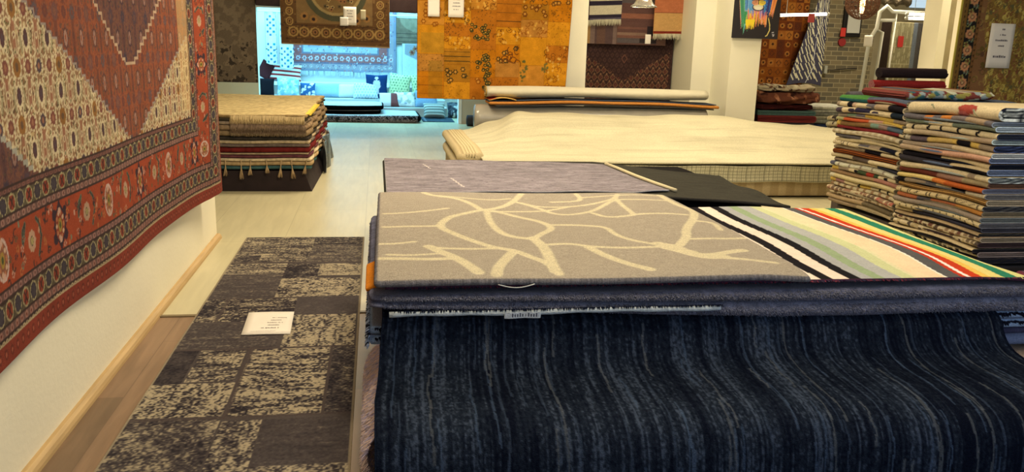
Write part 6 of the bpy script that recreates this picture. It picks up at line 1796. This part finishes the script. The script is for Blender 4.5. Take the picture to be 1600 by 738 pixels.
# dark red and green rolls on a stack (behind the far throws)
GR2 = 'rolled carpets behind the far stack of throws'
rolled('carpet_roll', (4.389, 6.90, 1.344), (5.03, 6.90, 1.348), .060, (48, 36, 34), 'black brown rolled carpet on top of the red one', 'carpet roll', GR2, sq=.85, cap=(40, 32, 30))
rolled('carpet_roll', (4.332, 6.90, 1.241), (5.03, 6.90, 1.245), .055, (150, 44, 38), 'dark red rolled carpet with a visible spiral end', 'carpet roll', GR2, sq=.8, cap=(140, 90, 80))
rolled('carpet_roll', (4.414, 6.90, 1.166), (5.03, 6.90, 1.166), .037, (44, 34, 30), 'thin dark carpet roll under the red one', 'carpet roll', GR2, sq=.8)
rolled('carpet_roll', (4.397, 6.90, 1.105), (5.03, 6.90, 1.105), .037, (72, 74, 40), 'dark green carpet roll at the bottom of the rolled carpets', 'carpet roll', GR2, sq=.8)
rolled('carpet_roll', (4.14, 6.93, 1.112), (4.395, 6.90, 1.125), .078, (92, 86, 82), 'grey carpet roll left of the dark red one', 'carpet roll', GR2, sq=.9)
rolled('carpet_roll', (4.06, 6.82, 1.066), (4.24, 6.80, 1.066), .042, (72, 66, 64), 'small dark grey roll lying before the grey one', 'carpet roll', GR2)
box('display_table', 4.14, 5.24, 6.76, 7.0, 0, 1.02, mat('table_cloth', W(80, 66, 54), rough=.9)); 
o = bpy.data.objects['display_table']; tag(o, 'dark table carrying the rolled carpets behind the far stack', 'table')
for i, (a, b, z, c) in enumerate(((4.42, 5.18, .93, (60, 50, 44)),)):
    o = slab('folded_carpet', a, b, 6.80, 6.98, 1.022, 1.066, c, 'dark folded carpet under the rolled carpets', GR2, cat='rug')
# left pile by the white pillar
GP = 'folded textiles beside the white pillar'
def crump(x0, x1, z0, z1, y, cols, lab, seed, amp=.02):
    cvc = Canvas(x0, x1, 0, 1, .012, cols[0]); r_2 = random.Random(seed)
    for q in range(90): cvc.ell(x0 + (x1 - x0) * r_2.random(), r_2.random(), .03, .07, r_2.choice(cols))
    n1 = 22; V, C, F = [], [], []
    h = z1 - z0; m = n1
    for i, x in enumerate(cvc.xs):
        u = (x - x0) / (x1 - x0); e = min(1, (u + .03) * 9, (1.03 - u) * 9) ** .5
        for k in range(n1):
            a = 2 * math.pi * k / n1
            rr = 1 + .16 * math.sin(a * 5 + x * 9 + seed) + .1 * math.sin(a * 9 - x * 14)
            V.append((x, y + .16 * math.cos(a) * rr * e, z0 + h / 2 + h / 2 * math.sin(a) * rr * e + amp * math.sin(x * 7 + seed)))
            C.append(cvc.A[int((k / n1) * (cvc.ny - 1)), i])
    for i in range(len(cvc.xs) - 1):
        for k in range(m): F.append((i * m + k, i * m + (k + 1) % m, (i + 1) * m + (k + 1) % m, (i + 1) * m + k))
    o = mesh_obj('bundled_textile', V, F + [tuple(range(m)), tuple(range(len(V) - m, len(V)))[::-1]], TEX, None, np.array(C), True)
    return tag(o, lab, 'textile', GP)
crump(5.40, 6.27, .93, 1.03, 11.45, [(190, 170, 130), (120, 84, 60), (206, 190, 150), (70, 48, 38)], 'cream and brown patterned folded textile on top of the pile by the pillar', 1, .006)
crump(5.38, 6.34, .76, .93, 11.42, [(112, 66, 46), (60, 34, 28), (186, 126, 88), (84, 46, 36), (150, 96, 64)], 'copper brown patterned bundle in the pile by the pillar', 2, .008)
crump(5.38, 6.26, .665, .76, 11.45, [(58, 24, 22), (74, 30, 26), (48, 22, 20)], 'dark maroon textile under the copper brown bundle', 3, .004)
def cthrow(x0, x1, y, z0, z1, col, lab, seed):
    o = rolled('folded_textile', (x0, y, (z0 + z1) / 2), (x1, y, (z0 + z1) / 2), .17, col, lab, 'textile', GP, sq=(z1 - z0) / .34, turns=2, cap=tuple(int(v * .6) for v in col)); return o
def flatfold(x0, x1, y0, y1, z0, z1, col, lab, edge=None):
    """folded cloth seen from its end: U bend facing the camera, at the right"""
    root = None
    bm = bmesh.new(); h = z1 - z0; t = h * .24
    for (r_o, inset_) in ((h / 2, 0), (h / 2 - t * 1.3, t * 1.3)):
        outer = [(x0, inset_), (x1 - h / 2, inset_)] + [(x1 - h / 2 + r_o * math.sin(a), h / 2 - r_o * math.cos(a)) for a in np.linspace(.2, 2.94, 9)] + [(x1 - h / 2, h - inset_), (x0, h - inset_)]
        ri = r_o - t
        inner = [(x0, inset_ + t), (x1 - h / 2, inset_ + t)] + [(x1 - h / 2 + ri * math.sin(a), h / 2 - ri * math.cos(a)) for a in np.linspace(.2, 2.94, 9)] + [(x1 - h / 2, h - inset_ - t), (x0, h - inset_ - t)]
        A_ = [[bm.verts.new((p[0], y, z0 + p[1])) for p in outer] for y in (y0, y1)]; B_ = [[bm.verts.new((p[0], y, z0 + p[1])) for p in inner] for y in (y0, y1)]
        for i in range(len(outer) - 1):
            bm.faces.new((A_[0][i], A_[0][i + 1], A_[1][i + 1], A_[1][i])); bm.faces.new((B_[0][i], B_[1][i], B_[1][i + 1], B_[0][i + 1]))
            bm.faces.new((A_[0][i], B_[0][i], B_[0][i + 1], A_[0][i + 1])); bm.faces.new((A_[1][i], A_[1][i + 1], B_[1][i + 1], B_[1][i]))
    o = bm_obj('folded_textile', bm, mat('cloth%d%d%d' % col, W(col), rough=.95, bump=.4, bscale=120, var=.15, vscale=20), smooth=False)
    return tag(o, lab, 'textile', GP)
flatfold(5.38, 6.28, 11.3, 11.8, .60, .665, (78, 104, 92), 'teal folded textile in the pile by the pillar')
flatfold(5.38, 6.29, 11.28, 11.8, .50, .597, (112, 38, 34), 'red folded textile under the teal one')
flatfold(5.38, 6.28, 11.3, 11.8, .40, .497, (60, 56, 60), 'dark grey folded textile under the red one')
flatfold(5.38, 6.28, 11.3, 11.8, .20, .397, (90, 70, 60), 'brown folded textile low in the pile by the pillar')
flatfold(5.38, 6.28, 11.3, 11.8, .0, .197, (60, 44, 40), 'dark brown folded textile at the bottom of the pile by the pillar')
z = .0
for k, (h, c, lab) in enumerate(((.22, (40, 50, 70), 'blue black folded rug at the bottom of the pale pile'), (.24, (50, 60, 84), 'navy folded rug under the pale grey ones'), (.07, (150, 146, 120), 'grey green rug lowest of the pale ones beside the copper bundle'), (.05, (176, 166, 132), 'pale sand rug above the grey green one'), (.045, (140, 136, 116), 'dull grey rug in the middle of the pale pile'), (.045, (178, 172, 146), 'light grey rug near the top of the pale pile'), (.05, (198, 190, 160), 'cream grey rug on top of the pale pile'))):
    slab('folded_rug', 6.40 + .01 * math.sin(k * 3), 7.05, 11.6, 12.3, z + .002, z + h, c, lab, 'pale folded rugs beside the copper brown bundle', seed=k, fuzz=.006)
    z += h
for k in range(4):
    throw('folded_throw', 6.0, .4, 10.1, 10.5, .38 + k * .075, .452 + k * .075, plaid([(200, 186, 140), (70, 60, 50), (180, 150, 80)], 7), ['lowest of four black and cream folded throws behind the cream carpet', 'second lowest of the four black and cream folded throws', 'second from the top of the four black and cream folded throws', 'topmost of the four black and cream folded throws'][k], 'black and cream throws behind the cream carpet', seed=900 + k)
box('low_table', 5.95, 6.5, 10.05, 10.55, 0, .36, STUB); tag(bpy.data.objects['low_table'], 'low dark table under the black and cream throws', 'table')
